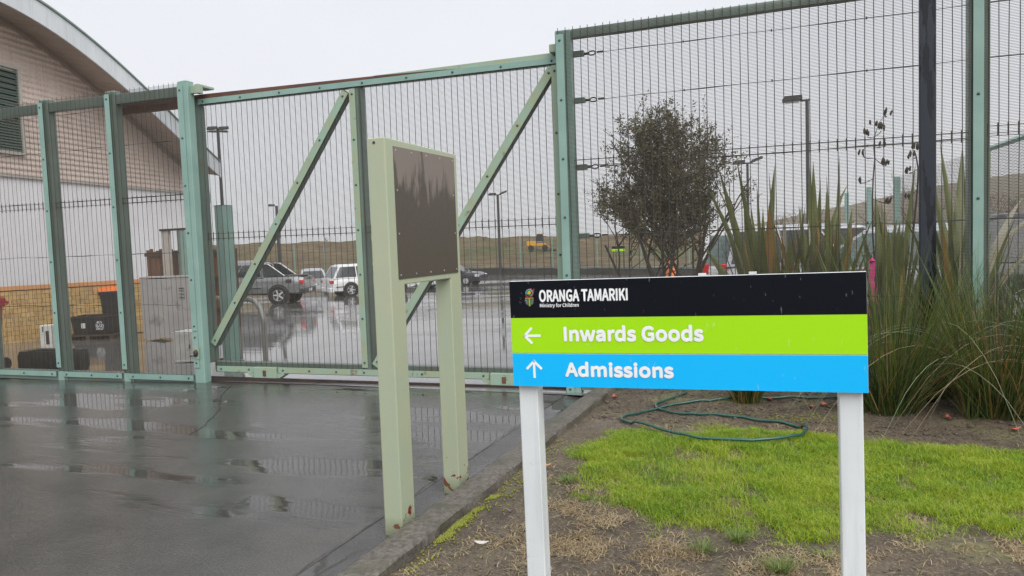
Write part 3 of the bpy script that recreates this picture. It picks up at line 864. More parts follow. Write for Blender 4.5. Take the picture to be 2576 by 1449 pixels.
for a, b in ((-4.045, -3.715), (-.915, -.585)):
    wb = MB().prism([(a + q, .005), (b + q, .005), (b + q, .155), (a + q, .155)], 'y', GY - .04, GY + .12).build('wheel_housing', MT['paint_worn'], gt, bevel=.008)
    m = MB()
    m.prism([(a + q - .10, .06), (a + q - .001, .004), (a + q - .001, .075), (a + q - .1, .085)], 'y', GY - .02, GY + .1)
    m.prism([(b + q + .001, .004), (b + q + .10, .06), (b + q + .1, .085), (b + q + .001, .075)], 'y', GY - .02, GY + .1)
    m.build('housing_gusset', MT['paint_worn'], wb)
    MB().box((a + b) / 2 + q - .022, (a + b) / 2 + q + .022, GY - .047, GY - .039, .045, .115).build('axle_plate', MT['rust'], wb)
tr = empty('gate_track', FO + u * -2.4, U2, 'low rusty steel track rail lying on the wet ground below the sliding gate', 'track')
m = MB(); m.prism([(.12, -.02), (.215, -.02), (.215, .0065), (.185, .008), (.185, .024), (.155, .024), (.155, .008), (.12, .0065)], 'x', -4.0 + .4, 2.45)
m.build('rail', MT['rust_dark'], tr)

# right run of fence
rfc = froot('security_fence', 0.0, 'tall green mesh fence with tensioned cables behind the flax and dark pole', 'fence')
for s, top in ((-.012, 3.70), (3.655, 3.70), (7.3, 3.70)):
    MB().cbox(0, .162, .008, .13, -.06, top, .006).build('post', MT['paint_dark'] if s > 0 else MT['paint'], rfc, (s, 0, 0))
strip_v(rfc, .042, -.02, 3.655, .082, nb=7)
strip_v(rfc, 3.725, -.02, 3.66, .082, nb=5)
for a, b in ((.004, 3.70), (3.705, 7.3)):
    o = wires(a, b, .07, 3.70, .0, 2.36 if a < 1 else 2.40).build('wire_mesh', MT['wire'], rfc, fix=False); o['kind'] = 'stuff'
    MB().prism([(a + .152, 3.612 + .012 * a), (b - .05, 3.612 + .012 * b), (b - .05, 3.70 + .010 * b), (a + .152, 3.70 + .010 * a)], 'y', .02, .11).build('top_rail', MT['paint_dark'], rfc, bevel=.004)
    MB().box(a + .152, b - .05, .02, .10, .03, .15).build('bottom_rail', MT['paint_dark'], rfc)
strip_h(rfc, .12, 3.64, .125, .066, nb=7)
strip_h(rfc, 3.78, 7.2, .40, .05, y=-.03, nb=5)
for zi, z in enumerate((3.483, 3.012, 2.33, 1.622, .95)):
    m = MB().tube([(.42 + k * .35, .20, z + .03 * (k * .35) / 3.3 * (1 if zi < 3 else .5) + .003 * math.sin(k * 2.1)) for k in range(20)], .004, 5)
    for k in range(1, 9): m.box(.42 + k * .82 - .006, .42 + k * .82 + .006, .192, .208, z + .03 * k * .82 / 3.3 - .009, z + .03 * k * .82 / 3.3 + .011)
    cbl = m.build('tension_cable', MT['cable'], rfc)
    m = MB().box(.13, .245, .15, .20, z - .028, z + .028); m.build('cable_bracket', MT['paint_dark'], cbl, bevel=.003)
    m = MB().tube([(.245, .19, z), (.29, .19, z)], .013, 6); m.tube([(.375, .19, z + .002), (.44, .20, z + .004)], .010, 6)
    m.tube([(.325 + .036 * math.cos(a), .19, z + .021 * math.sin(a)) for a in np.linspace(0, 2 * math.pi, 13)], .0075, 5)
    m.build('shackle', MT['cable'], cbl)
gb = MB().box(-.10, -.014, .09, .30, 3.515, 3.595).build('guide_stop', MT['paint_worn'], rfc, bevel=.004)

# ------------------------------------------------------------------ warehouse with a barrel roof
def Z(x, y): return float(zy(np.array(float(x)), np.array(float(y))))
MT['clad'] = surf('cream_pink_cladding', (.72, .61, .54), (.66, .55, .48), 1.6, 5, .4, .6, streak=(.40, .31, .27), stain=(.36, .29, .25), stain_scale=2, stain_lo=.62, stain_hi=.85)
MT['wall_white'] = surf('white_wall_panel', (.88, .87, .89), (.85, .84, .86), 1.2, 5, .45, .6, streak=(.68, .66, .67))
MT['fascia'] = surf('pale_fascia', (.62, .65, .67), (.56, .59, .61), 1.5, 4, .35, .5, streak=(.42, .44, .45))
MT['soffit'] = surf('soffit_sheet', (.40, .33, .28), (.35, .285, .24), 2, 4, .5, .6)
MT['louvre'] = surf('green_louvre', (.16, .225, .19), (.13, .19, .165), 3, 3, .4, .6)
MT['trim'] = surf('cream_trim', (.48, .46, .41), (.42, .40, .36), 4, 3, .5, .6)
MT['roof'] = surf('grey_roof_sheet', (.32, .34, .35), (.28, .30, .31), 1, 3, .4, .5)
KB = 17.5 / 15
wh = empty('warehouse', (-17.5, 11.87, Z(-17.5, 11.87)), R(12.8), 'large pale warehouse with barrel roof, cream ribbed gable and white lower wall', 'building')
GZ = Z(-17.5, 11.87)
tt = np.array([.28, 1.06, 2.04, 3.1, 3.9, 4.4, 7.79]) + 1.4; zz = np.array([7.46, 7.34, 7.06, 6.6, 6.18, 6.01, 4.52]) - 7.62
ab = np.linalg.lstsq(np.stack([tt ** 2, tt ** 3], -1), zz, rcond=None)[0]
def roof_z(s):
    t = abs(s + 1.4); return 7.62 - GZ + ab[0] * t * t + ab[1] * t ** 3
def roof_s(z):      # outer side of the roof curve at a height
    lo, hi = -1.4, 9.5
    for _ in range(40):
        m_ = (lo + hi) / 2
        if roof_z(m_) > z: lo = m_
        else: hi = m_
    return lo
SE = 7.62           # right end of the gable wall
base_z = 3.55 - GZ
MB().box(-.2, 0, -10.4, SE, -.6, base_z).build('white_wall', MT['wall_white'], wh)
m = MB(); z = base_z + .012; prev = None; k = 0
while z < roof_z(-1.4) - .18:
    x = .035 + (.026 if k % 4 in (1, 2) else 0)
    s1 = min(SE, roof_s(z + .17)); s0 = max(-10.4, -2.8 - s1)
    row = ((x, s0, z), (x, s1, z))
    if prev: m.add([prev[0], prev[1], row[1], row[0]], [(0, 1, 2, 3)])
    prev = row; k += 1; z += .034
m.build('ribbed_cladding', MT['clad'], wh)
MB().box(.002, .075, -10.4, SE, base_z - .03, base_z + .012).build('drip_flashing', MT['trim'], wh)
MB().box(-.19, .06, SE + .002, SE + .08, -.6, base_z + .9).build('corner_flashing', MT['trim'], wh)
ss = np.linspace(-10.6, 7.85, 75)
OV = 1.167
m = MB(); m.rings([[(-24, s, roof_z(s) - .02), (OV, s, roof_z(s) - .02), (OV, s, roof_z(s) + .03), (-24, s, roof_z(s) + .03)] for s in ss]); m.build('roof', MT['roof'], wh, smooth=40)
m = MB(); m.rings([[(OV + .003, s, roof_z(s) - .47), (OV + .04, s, roof_z(s) - .47), (OV + .04, s, roof_z(s) + .02), (OV + .003, s, roof_z(s) + .02)] for s in ss]); m.build('fascia', MT['fascia'], wh, smooth=40)
m = MB(); m.rings([[(OV + .03, s, roof_z(s) + .022), (OV + .075, s, roof_z(s) + .022), (OV + .075, s, roof_z(s) + .07), (OV + .03, s, roof_z(s) + .07)] for s in ss]); m.build('barge_capping', MT['paint_dark'], wh, smooth=40)
s2 = np.linspace(-10.6, 7.85, 370)
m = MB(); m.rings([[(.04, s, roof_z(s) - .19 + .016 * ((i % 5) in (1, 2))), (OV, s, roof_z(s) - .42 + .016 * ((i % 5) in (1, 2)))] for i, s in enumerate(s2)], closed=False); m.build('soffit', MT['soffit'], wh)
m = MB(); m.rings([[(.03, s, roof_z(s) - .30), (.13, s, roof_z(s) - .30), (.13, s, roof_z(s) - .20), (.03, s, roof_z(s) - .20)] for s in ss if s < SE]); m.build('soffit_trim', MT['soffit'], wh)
lw = MB(); z0_, z1_ = 4.05 - GZ, 6.15 - GZ
for a, b, c, d in ((-1.0, -.92, z0_, z1_), (.83, .91, z0_, z1_), (-.92, .83, z0_, z0_ + .07), (-.92, .83, z1_ - .07, z1_)): lw.box(.05, .14, a, b, c, d)
wo = lw.build('louvre_window', MT['trim'], wh)
m = MB(); z = z0_ + .09
while z < z1_ - .1:
    m.add([(.065, -.918, z + .045), (.065, .828, z + .045), (.125, .828, z), (.125, -.918, z), (.060, -.918, z + .038), (.060, .828, z + .038), (.12, .828, z - .007), (.12, -.918, z - .007)], [(0, 1, 2, 3), (4, 5, 6, 7), (2, 3, 7, 6)]); z += .066
o = m.build('louvre_slats', MT['louvre'], wo); o['kind'] = 'stuff'
MB().box(.052, .056, -.9, .82, z0_ + .07, z1_ - .07).build('louvre_backing', MT['black'], wo)
m = MB(); arc = [(8.35 + .95 * math.sin(a), 3.35 - GZ + .85 * math.cos(a)) for a in np.linspace(0, math.pi / 2, 9)]
m.rings([[(-1.8, s, z), (-.05, s, z), (-.05, s, z + .035), (-1.8, s, z + .035)] for s, z in arc]); 
m.build('awning', MT['fascia'], wh)
MB().box(-1.8, -.05, 8.3, 9.3, 3.30 - GZ, 3.34 - GZ).build('awning_frame', MT['trim'], wh)
MB().box(-.3, -.2, SE + .1, 8.3, 3.2 - GZ, 4.25 - GZ).build('awning_bracket', MT['trim'], wh)

# low wall of yellow blocks in front of it
MT['block'] = surf('yellow_block', (.50, .33, .135), (.42, .27, .105), 5, 5, .5, .7, stain=(.30, .19, .08), stain_scale=5, bs=90, bstr=.4, info=.16)
MT['mortar'] = surf('dark_mortar', (.13, .095, .055), (.1, .075, .045), 8, 3, .7, .8)
MT['cap_or'] = surf('orange_coping', (.60, .30, .13), (.52, .25, .1), 3, 4, .45, .6)
bw = empty('block_wall', (-16.52, 11.09, Z(-16.52, 11.09)), R(63.2), 'low yellow block wall with orange coping below the white warehouse wall', 'wall')
MB().box(-2.4, 4.2, .012, .19, -.3, 1.155).build('mortar_core', MT['mortar'], bw)
b1 = MB().box(0, .285, 0, .1, 0, .092).mesh('brick', MT['block']); b2 = MB().box(0, .137, 0, .1, 0, .092).mesh('brick', MT['block'])
for c in range(12):
    x = -1.35; first = c % 2
    while x < 3.6:
        hb = first; first = 0
        link('brick', b2 if hb else b1, bw, (x, random.uniform(-.003, .004), -.035 + c * .0985)); x += .148 if hb else .296
MB().box(-2.4, 4.2, -.03, .22, 1.158, 1.25).build('coping', MT['cap_or'], bw, bevel=.006)

# ------------------------------------------------------------------ things standing in the yard behind the fence
def at(name, x, y, rz, label, cat, group=None, dz=0): return empty(name, (x, y, Z(x, y) + .004 + dz), rz, label, cat, group)
MT['white_plastic'] = surf('grubby_white_plastic', (.66, .65, .60), (.56, .55, .5), 6, 5, .4, .6, stain=(.3, .27, .2), stain_scale=7, stain_lo=.6, stain_hi=.75)
MT['conc'] = surf('pale_concrete', (.36, .345, .33), (.30, .29, .28), 2.5, 6, .5, .7, stain=(.19, .175, .16), stain_scale=3, stain_lo=.56, stain_hi=.7, bs=60, bstr=.4)
MT['grey_steel'] = surf('galvanised_pipe', (.33, .33, .31), (.27, .27, .25), 8, 4, .35, .5, metal=.4)
MT['red'] = surf('red_plastic', (.52, .02, .035), (.44, .015, .03), 4, 3, .35, .5)
MT['orange'] = surf('orange_plastic', (.85, .20, .03), (.75, .17, .03), 4, 3, .4, .5)
MT['wood'] = surf('brown_timber', (.16, .075, .038), (.11, .05, .027), 3, 6, .5, .7, stretch=(6, 6, .8), stain=(.22, .13, .08), stain_scale=4, bs=40, bstr=.3, info=.3)
MT['pink'] = surf('pink_ribbon', (.80, .05, .30), (.7, .04, .25), 5, 2, .5, .6)

ub = at('utility_box', -13.79, 10.20, R(30), 'narrow white upright plastic box with a black slot before the block wall', 'utility box')
MB().cbox(-.12, .10, -.09, .09, 0, .49, .012).build('box_body', MT['white_plastic'], ub)
MB().box(-.004, .055, -.096, -.0905, .12, .38).build('slot', MT['black'], ub); MB().box(-.06, -.045, -.095, -.0905, .36, .46).build('latch', MT['black'], ub)

tb = at('rubber_trough', -10.55, 7.86, R(10), 'low black rubber trough just behind the left fence panel', 'trough')
def rrect(x0, x1, y0, y1, z, r, n=4):
    pts = []
    for cx, cy_, a0 in ((x1 - r, y1 - r, 0), (x0 + r, y1 - r, 90), (x0 + r, y0 + r, 180), (x1 - r, y0 + r, 270)):
        for k in range(n + 1):
            a = R(a0 + 90 * k / n); pts.append((cx + r * math.cos(a), cy_ + r * math.sin(a), z))
    return pts
m = MB(); m.rings([rrect(-.44, .46, -.2, .2, 0, .07), rrect(-.46, .48, -.22, .22, .05, .08), rrect(-.46, .48, -.22, .22, .24, .08), rrect(-.44, .46, -.2, .2, .31, .07), rrect(-.36, .38, -.12, .12, .30, .05), rrect(-.34, .36, -.1, .1, .12, .05)])
m.build('trough_body', MT['rubber'], tb, smooth=35); 
m = MB(); [m.box(-.40 + k * .14, -.36 + k * .14, -.225, -.216, .06, .22) for k in range(6)]; o = m.build('tread_ribs', MT['black'], tb); o['kind'] = 'stuff'

gc = at('glass_crate', -15.15, 12.45, R(22), 'black low crate lettered glass only, on a pallet by the block wall', 'crate', dz=.12)
m = MB(); m.rings([rrect(-.44, .44, -.28, .28, 0, .05), rrect(-.48, .48, -.32, .32, .36, .05), rrect(-.5, .5, -.34, .34, .365, .05), rrect(-.5, .5, -.34, .34, .40, .05), rrect(-.45, .45, -.29, .29, .40, .05), rrect(-.42, .42, -.26, .26, .05, .05)])
m.build('crate_body', MT['black'], gc, smooth=35)
for t, z, w in (('AVS', .235, .12), ('GLASS', .165, .2), ('ONLY', .095, .16)):
    o = link('lettering', text_mesh(t, w, .055, .03), gc, (.09 + .1 - w / 2, -.331 + (z - .2) * -.11, z))
MB().box(-.22, -.13, -.332, -.326, .14, .25).build('sticker', MT['white_plastic'], gc)
pl = at('pallet', -15.15, 12.45, R(22), 'dark wet pallet below the black glass crate', 'pallet')
MT['wood_dark'] = surf('wet_dark_timber', (.05, .032, .022), (.075, .045, .03), 5, 5, .4, .6)
for k in range(5): MB().box(-.6, .6, -.5 + k * .21, -.36 + k * .21, .09, .115).build('slat', MT['wood_dark'], pl)
for k in range(3): MB().box(-.58 + k * .53, -.48 + k * .53, -.5, .48, 0, .088).build('bearer', MT['wood_dark'], pl)

def bin_(x, y, rz, body, lid, label):
    b = at('wheelie_bin', x, y, rz, label, 'bin')
    m = MB(); m.rings([rrect(-.21, .21, -.24, .2, .08, .05), rrect(-.26, .26, -.30, .27, .98, .05), rrect(-.29, .29, -.33, .29, .98, .05), rrect(-.29, .29, -.33, .29, 1.05, .05)]); m.build('bin_body', body, b, smooth=35)
    m = MB(); m.rings([rrect(-.295, .295, -.35, .3, 1.052, .05), rrect(-.29, .29, -.34, .3, 1.10, .05), rrect(-.2, .2, -.24, .2, 1.16, .05)]); m.build('lid', lid, b, smooth=35)
    for s_ in (-1, 1): MB().lathe([(.0, -.025), (.1, -.025), (.1, .025), (.0, .025)], 14, axis='x').build('wheel', MT['rubber'], b, (s_ * .24, .22, .1))
    MB().tube([(-.25, .32, 1.0), (-.25, .36, 1.03), (.25, .36, 1.03), (.25, .32, 1.0)], .014, 6).build('handle', body, b)
    return b
bin_(-15.55, 13.25, R(40), MT['black'], MT['orange'], 'black wheelie bin with orange lid at the end of the block wall')
bin_(-11.62, 7.46, R(10), MT['red'], MT['red'], 'red wheelie bin at the left edge behind the fence')

cb = at('concrete_block', -12.62, 12.0, R(20), 'tall pale concrete cabinet block with a small dark vent', 'concrete block')
m = MB(); m.prism([(-.52, .04), (-.40, .0), (-.1, .05), (.1, .02), (.3, .05), (.50, .0), (.52, 1.30), (.2, 1.31), (-.1, 1.295), (-.52, 1.30)], 'y', -.02, .5); m.build('block_body', MT['conc'], cb, bevel=.012)
MB().box(.30, .41, -.026, -.0205, .86, 1.10).build('vent', MT['black'], cb)
m = MB(); [m.box(.302, .408, -.034, -.0265, .875 + k * .03, .89 + k * .03) for k in range(7)]; o = m.build('vent_slats', MT['trim'], cb); o['kind'] = 'stuff'
MB().box(-.53, .53, -.03, .51, 1.312, 1.345).build('block_lid', MT['conc'], cb, bevel=.008)

wc = at('white_cabinet', -8.83, 8.95, R(12), 'small white metal cabinet just behind the tall gate post', 'cabinet')
MB().cbox(-.28, .32, -.18, .18, .02, .46, .008).build('cabinet_body', MT['wall_white'], wc); MB().box(-.29, .33, -.19, .19, .461, .475).build('cabinet_lid', MT['white_plastic'], wc)
MB().box(-.26, .03, -.186, -.1805, .05, .44).build('door', MT['white_plastic'], wc); MB().box(-.02, .0, -.195, -.187, .22, .28).build('latch', MT['black'], wc)

sp_ = at('steel_post', -8.12, 8.9, R(-14), 'short flat topped green steel post standing just inside the gate', 'post')
MB().cbox(-.10, .10, -.09, .09, -.05, 2.33, .006).build('post_body', MT['paint'], sp_); MB().box(-.13, .13, -.12, .12, -.03, .02).build('base_plate', MT['paint_dark'], sp_)
MB().box(-.104, .104, -.094, .094, 2.331, 2.338).build('top_plate', MT['paint_dark'], sp_)

hp = at('hoop_rail', -7.47, 8.87, R(160), 'bent grey steel pipe hoop rail behind the sliding gate', 'rail')
pts = [(0, 0, -.05), (0, 0, .55)] + [(.36 - .36 * math.cos(a), 0, .55 + .36 * math.sin(a)) for a in np.linspace(.15, math.pi / 2, 7)] + [(1.5, 0, .91)] + [(1.5 + .36 * math.sin(a), 0, .55 + .36 * math.cos(a)) for a in np.linspace(.15, math.pi / 2, 7)] + [(1.86, 0, -.05)]
MB().tube(pts, .038, 10).build('pipe', MT['grey_steel'], hp, smooth=50)
m = MB(); m.lathe([(.09, 0), (.09, .012), (.0, .012)], 12); o = m.build('flange', MT['grey_steel'], hp); o.location = (0, 0, .0)

# timber screen of upright boards
p0, p1 = Vector((-16.95, 15.55, 0)), Vector((-13.45, 14.95, 0)); d = p1 - p0; L = d.length; az = math.atan2(d.y, d.x)
ts = empty('timber_screen', (p0.x, p0.y, Z(p0.x, p0.y)), az, 'brown timber board screen in the yard behind the gate post', 'screen')
pbm = [MB().box(0, .138, 0, .022, .08, h_).mesh('plank', MT['wood']) for h_ in (2.08, 2.12, 2.05)]
n_ = int(L / .146)
for k in range(n_): link('plank', pbm[k % 3], ts, (k * .146, random.uniform(-.004, .004), -.10 * k / n_))
for z in (.4, 1.2, 1.85):
    MB().box(-.02, L, -.05, -.006, z + .06, z + .15).build('rail', MT['wood_dark'], ts)
for k in range(4): MB().box(k * L / 3.05, k * L / 3.05 + .1, .024, .12, -.1, 2.05).build('post', MT['wood_dark'], ts)
pf = empty('porch_frame', (-15.05, 14.72, Z(-15.05, 14.72)), az + R(8), 'open porch frame with dark lintel above the brown timber screen', 'frame')
MB().box(-.42, -.17, -.04, .04, 0, 2.50).build('panel', MT['trim'], pf); MB().box(.14, .27, -.06, .06, 0, 2.50).build('post', MT['paint_dark'], pf)
MB().box(.275, .42, -.08, .04, 0, 2.49).build('post', MT['paint'], pf); MB().box(-.45, .45, -.07, .07, 2.503, 2.56).build('lintel', MT['rust_dark'], pf)

# ------------------------------------------------------------------ lamp posts
MT['pole'] = surf('dark_lamp_pole', (.035, .037, .04), (.05, .05, .052), 6, 3, .4, .5)
MT['lens'] = surf('lamp_lens', (.45, .46, .46), (.4, .4, .4), 5, 1, .2, .3)
def lamp(x, y, ztop, r, kind, label, rz=0.0):
    l = empty('lamp_post', (x, y, Z(x, y) - .1), rz, label, 'lamp post', 'lamp posts in the yard')
    H = ztop - Z(x, y) + .1
    MB().tube([(0, 0, 0), (0, 0, H)], [r, r * .8], 8).build('pole', MT['pole'], l)
    def head(nm, cx, w, tilt):
        h = MB(); h.prism([(cx - w / 2, 0), (cx + w / 2, tilt), (cx + w / 2, tilt + w * .22), (cx - w / 2 + w * .15, w * .3), (cx - w / 2, w * .12)], 'y', -w * .3, w * .3)
        o_ = h.build(nm, MT['pole'], l, (0, 0, H - .05)); MB().box(cx - w * .35, cx + w * .35, -w * .2, w * .2, -.03, -.004).build('lens', MT['lens'], o_)
        return o_
    if kind == 'arm': head('lamp_head', -.55, .75, .04); MB().box(-.25, .1, -.05, .05, H - .06, H + .0).build('arm', MT['pole'], l)
    elif kind == 'twin': head('lamp_head', -.5, .7, .05); head('lamp_head', .5, .7, .25); MB().box(-.3, .3, -.05, .05, H - .06, H).build('arm', MT['pole'], l)
    else:
        for sx in (-.24, .24): head('lamp_head', sx, .46, .06)
        MB().box(-.45, .45, -.04, .04, H - .16, H - .1).build('arm', MT['pole'], l)
    return l
lamp(-25.55, 27.95, 7.25, .085, 'flood', 'dark floodlight pole between the warehouse and the gate brace', R(35))
lamp(-56.0, 69.7, 6.45, .2, 'arm', 'thin dark lamp pole half hidden by the left gate brace', R(40))
lamp(-27.05, 65.0, 5.9, .14, 'twin', 'thin dark lamp pole right of the brown notice panel', R(20))
lamp(-.14, 32.66, 6.78, .085, 'arm', 'tall dark lamp pole above the flax, arm pointing left', R(0))
lamp(-3.55, 47.4, 5.72, .09, 'twin', 'twin headed lamp pole right of the shrub', R(10))

# dark lamp column at the front of the planted strip
dp = empty('dark_pole', (.89, 7.13, .08), R(-4), 'dark navy square pole with wet streaks rising in front of the mesh fence', 'pole')
MB().cbox(-.061, .061, -.061, .061, -.1, 5.6, .008).build('pole_shaft', MT['navy'], dp)
MB().box(-.15, .15, -.15, .15, -.05, .012).build('base_plate', MT['black'], dp)
for sx in (-1, 1):
    for sy_ in (-1, 1): MB().lathe([(.015, 0), (.015, .03), (0, .034)], 6).build('anchor_bolt', MT['bolt'], dp, (sx * .115, sy_ * .115, .012))
m = MB(); m.prism([(-.1, 5.6), (.9, 5.7), (.9, 5.76), (-.1, 5.72)], 'y', -.1, .1); m.build('lamp_head', MT['black'], dp)

# ------------------------------------------------------------------ far yard edge
MT['guard'] = surf('dark_retaining_wall', (.035, .036, .032), (.055, .055, .048), 2, 4, .5, .7)
a, b = Vector((-42, 71.4, 0)), Vector((6, 51.3, 0)); d = b - a
gw = empty('retaining_wall', (a.x, a.y, -1.62), math.atan2(d.y, d.x), 'long low dark wall with a green top rail at the far yard edge', 'wall')
for k in range(4): MB().box(0, d.length, -.02 + k * .02, .22 + k * .02, -.3 + k * .17 if k else -.3, .155 + k * .17).build('sleeper', MT['guard'], gw)
MB().box(0, d.length, .0, .16, .69, .80).build('top_rail', MT['paint_dark'], gw)
bf = empty('boundary_fence', (-75, 82, -1.75), R(2), 'far thin green post fence at the foot of the grassy bank', 'fence')
pm = MB().box(-.06, .06, -.06, .06, -.2, 3.75).mesh('post', MT['paint'])
for k in range(13): link('post', pm, bf, (k * 5.2 + (1.0 if k == 8 else 0), .6 * k % 1.3, .0))
m = MB()
for z in np.arange(.2, 3.7, .5): m.box(0, 62, -.01, .01, z, z + .018)
o = m.build('wire_mesh', MT['wire'], bf); o['kind'] = 'stuff'
# right boundary fence running away from the tall fence
rb = empty('boundary_fence', (3.05, 13.2, 0), 0, 'mesh fence with green posts running away along the right edge of the yard', 'fence')
rp = [(3.01, 13.7, 2.95), (2.97, 16.38, 3.0), (2.2, 23.63, 2.99), (1.9, 29.99, 3.05), (1.37, 35.17, 3.1), (-.75, 61.3, 3.2)]
for i, (x, y, zt) in enumerate(rp[1:]):
    MB().cbox(-.075, .075, -.075, .075, Z(x, y) - .2, zt, .006).build('post', MT['paint'], rb, (x - 3.05, y - 13.2, 0), (0, 0, R(8)))
def span(x0, y0, z0, x1, y1, z1, top=True):
    dx, dy = x1 - x0, y1 - y0; L = math.hypot(dx, dy); m = MB(); t = .0024
    zb0, zb1 = Z(x0, y0) + .1, Z(x1, y1) + .1
    for k in range(int(3.0 / .0165)):
        f = k / (3.0 / .0165); za, zb_ = zb0 + (z0 - zb0) * f, zb1 + (z1 - zb1) * f
        m.add([(0, 0, za - t), (dx, dy, zb_ - t), (dx, dy, zb_ + t), (0, 0, za + t)], [(0, 1, 2, 3)])
    for k in range(int(L / .0762)):
        f = k * .0762 / L; m.add([(dx * f, dy * f - t, zb0), (dx * f, dy * f + t, zb0), (dx * f, dy * f + t, z0 + (z1 - z0) * f), (dx * f, dy * f - t, z0 + (z1 - z0) * f)], [(0, 1, 2, 3)])
    o = m.build('wire_mesh', MT['wire'], rb, (x0 - 3.05, y0 - 13.2, 0), fix=False); o['kind'] = 'stuff'
    if top:
        mm = MB(); mm.tube([(0, 0, z0 - .05), (dx, dy, z1 - .05)], .05, 4); mm.build('top_rail', MT['paint'], rb, (x0 - 3.05, y0 - 13.2, 0))
span(2.97, 16.38, 3.0, 3.4, 8.6, 2.95)
span(2.2, 23.63, 2.99, 2.97, 16.38, 3.0, False)
# hill in the mist and the small sign
def hill_z(x, y): return -6 + 95 * np.exp(-((x - 620) / 430) ** 2) * np.exp(-((y - 1000) / 330) ** 2) + 24 * (fbm(x * .01, y * .01, 77) - .5) + 22 * np.exp(-((x - 150) / 260) ** 2) * np.exp(-((y - 1050) / 300) ** 2)
grid_sheet('hill', np.linspace(-300, 1700, 60), np.linspace(500, 1700, 40), hill_z, MT['field'])
fs = empty('site_sign', (-14.1, 58.0, Z(-14.1, 58) - .1), R(14), 'small distant black and lime sign board left of the shrub', 'sign')
MB().box(-.5, .5, -.02, .02, 2.22, 2.42).build('black_header', MT['hdr'], fs); MB().box(-.5, .5, -.02, .02, 2.02, 2.217).build('lime_band', MT['lime'], fs)
for s_ in (-.42, .36): MB().box(s_, s_ + .06, .022, .08, 0, 2.4).build('post', MT['pole'], fs)

# ------------------------------------------------------------------ plants
MT['flax'] = leaf_mat('flax_leaf', (.042, .068, .016), (.09, .118, .028), (.18, .19, .05), .32, .15)
MT['flax_old'] = leaf_mat('orange_flax_leaf', (.42, .23, .05), (.36, .16, .04), (.46, .30, .08), .5, .2)
MT['flax_pale'] = leaf_mat('dry_flax_leaf', (.50, .47, .36), (.42, .4, .3), (.55, .52, .42), .5, .1)
MT['pod'] = surf('black_seed_pod', (.022, .016, .012), (.04, .028, .02), 20, 3, .4, .6)
MT['rush'] = leaf_mat('rush_stem', (.014, .032, .010), (.035, .07, .016), (.16, .20, .045), .35, .15)
MT['rush_pale'] = leaf_mat('pale_rush_stem', (.16, .20, .10), (.20, .24, .13), (.26, .29, .17), .35, .1)
MT['rush_or'] = leaf_mat('orange_rush_stem', (.26, .10, .035), (.34, .15, .05), (.40, .27, .12), .5, .15)
MT['bark'] = surf('thin_dark_bark', (.055, .042, .034), (.08, .062, .05), 20, 4, .6, .8)
MT['shrub_leaf'] = leaf_mat('shrub_leaf', (.075, .068, .030), (.11, .09, .045), (.17, .165, .085), .4, .2)
MT['bank_twig'] = surf('bare_twig', (.12, .085, .07), (.16, .115, .095), 3, 3, .8, .9)

def sword(m, base, tip, w, sag=.0, fold=.25, n=7, side=None):
    """keeled strap leaf from base to tip with some outward sag"""
    base, tip = Vector(base), Vector(tip); d = tip - base
    s = side or Vector((d.y, -d.x, 0)); 
    if s.length < 1e-3: s = Vector((1, 0, 0))
    s.normalize(); up = d.cross(s).normalized(); vs = []
    hz = Vector((d.x, d.y, 0)); 
    for i in range(n):
        t = i / (n - 1)
        p = base + d * t + Vector((0, 0, sag * 4 * t * (1 - t))) - hz * (sag * .9 * t * (1 - t))
        ww = w / 2 * (min(1, .62 + t * 1.0) if t < .45 else 1.0) * (1 if t < .5 else max(.02, 1 - ((t - .5) / .5) ** 1.7))
        vs += [p - s * ww + up * ww * fold, p, p + s * ww + up * ww * fold]
    m.add(vs, [(3 * i + j, 3 * i + j + 1, 3 * i + 4 + j, 3 * i + 3 + j) for i in range(n - 1) for j in (0, 1)])

def flax(name_xy, tips, extra, label, seed, hmax=1.9):
    r_ = random.Random(seed); bx, by = name_xy
    bz = .09
    f = empty('flax_plant', (bx, by, bz), 0, label, 'flax', 'flax plants inside the tall fence')
    groups = {'flax': [], 'flax_old': [], 'flax_pale': []}
    nl = 0
    for (tx, ty, tz, w, sag, mt) in tips:
        m = MB(); b0 = (r_.uniform(-.16, .16), r_.uniform(-.12, .12), 0)
        # broad side of the blade turned to the path
        sword(m, b0, (tx - bx, ty - by, tz - bz), w, sag, side=Vector((1, r_.uniform(-.3, .3), -(tx - bx) / max(.4, tz) * .9)))
        m.build('leaf', MT[mt], f, smooth=60, fix=False)
    for k in range(extra):
        a = r_.uniform(0, 6.28); h = r_.uniform(.6, 1.15) * hmax; lean = r_.uniform(.05, .5) * h
        m = MB(); sword(m, (.1 * math.cos(a), .1 * math.sin(a), 0), (lean * math.cos(a), lean * math.sin(a) * .7, h), r_.uniform(.06, .11), r_.uniform(-.05, .2))
        m.build('leaf', MT['flax'] if r_.random() < .8 else MT[r_.choice(('flax_old', 'flax_old', 'flax_pale'))], f, smooth=60, fix=False)
    return f
FA = [(-1.06, 9.66, 2.39, .10, .05, 'flax'), (-.86, 9.75, 2.52, .085, -.05, 'flax'), (-.42, 9.92, 2.42, .11, 0, 'flax'), (-.63, 9.83, 2.20, .06, 0, 'flax'), (-.49, 9.9, 2.34, .05, 0, 'flax'),
      (-1.0, 9.65, 1.78, .10, .05, 'flax'), (-1.28, 9.57, 2.37, .06, .1, 'flax'), (-.78, 9.74, 1.89, .12, .05, 'flax'), (-1.25, 9.5, 1.45, .11, .1, 'flax'), (-.55, 9.7, 1.75, .12, 0, 'flax'), (-.2, 9.8, 1.6, .12, 0, 'flax'), (-.3, 9.7, 1.95, .07, 0, 'flax_pale')]
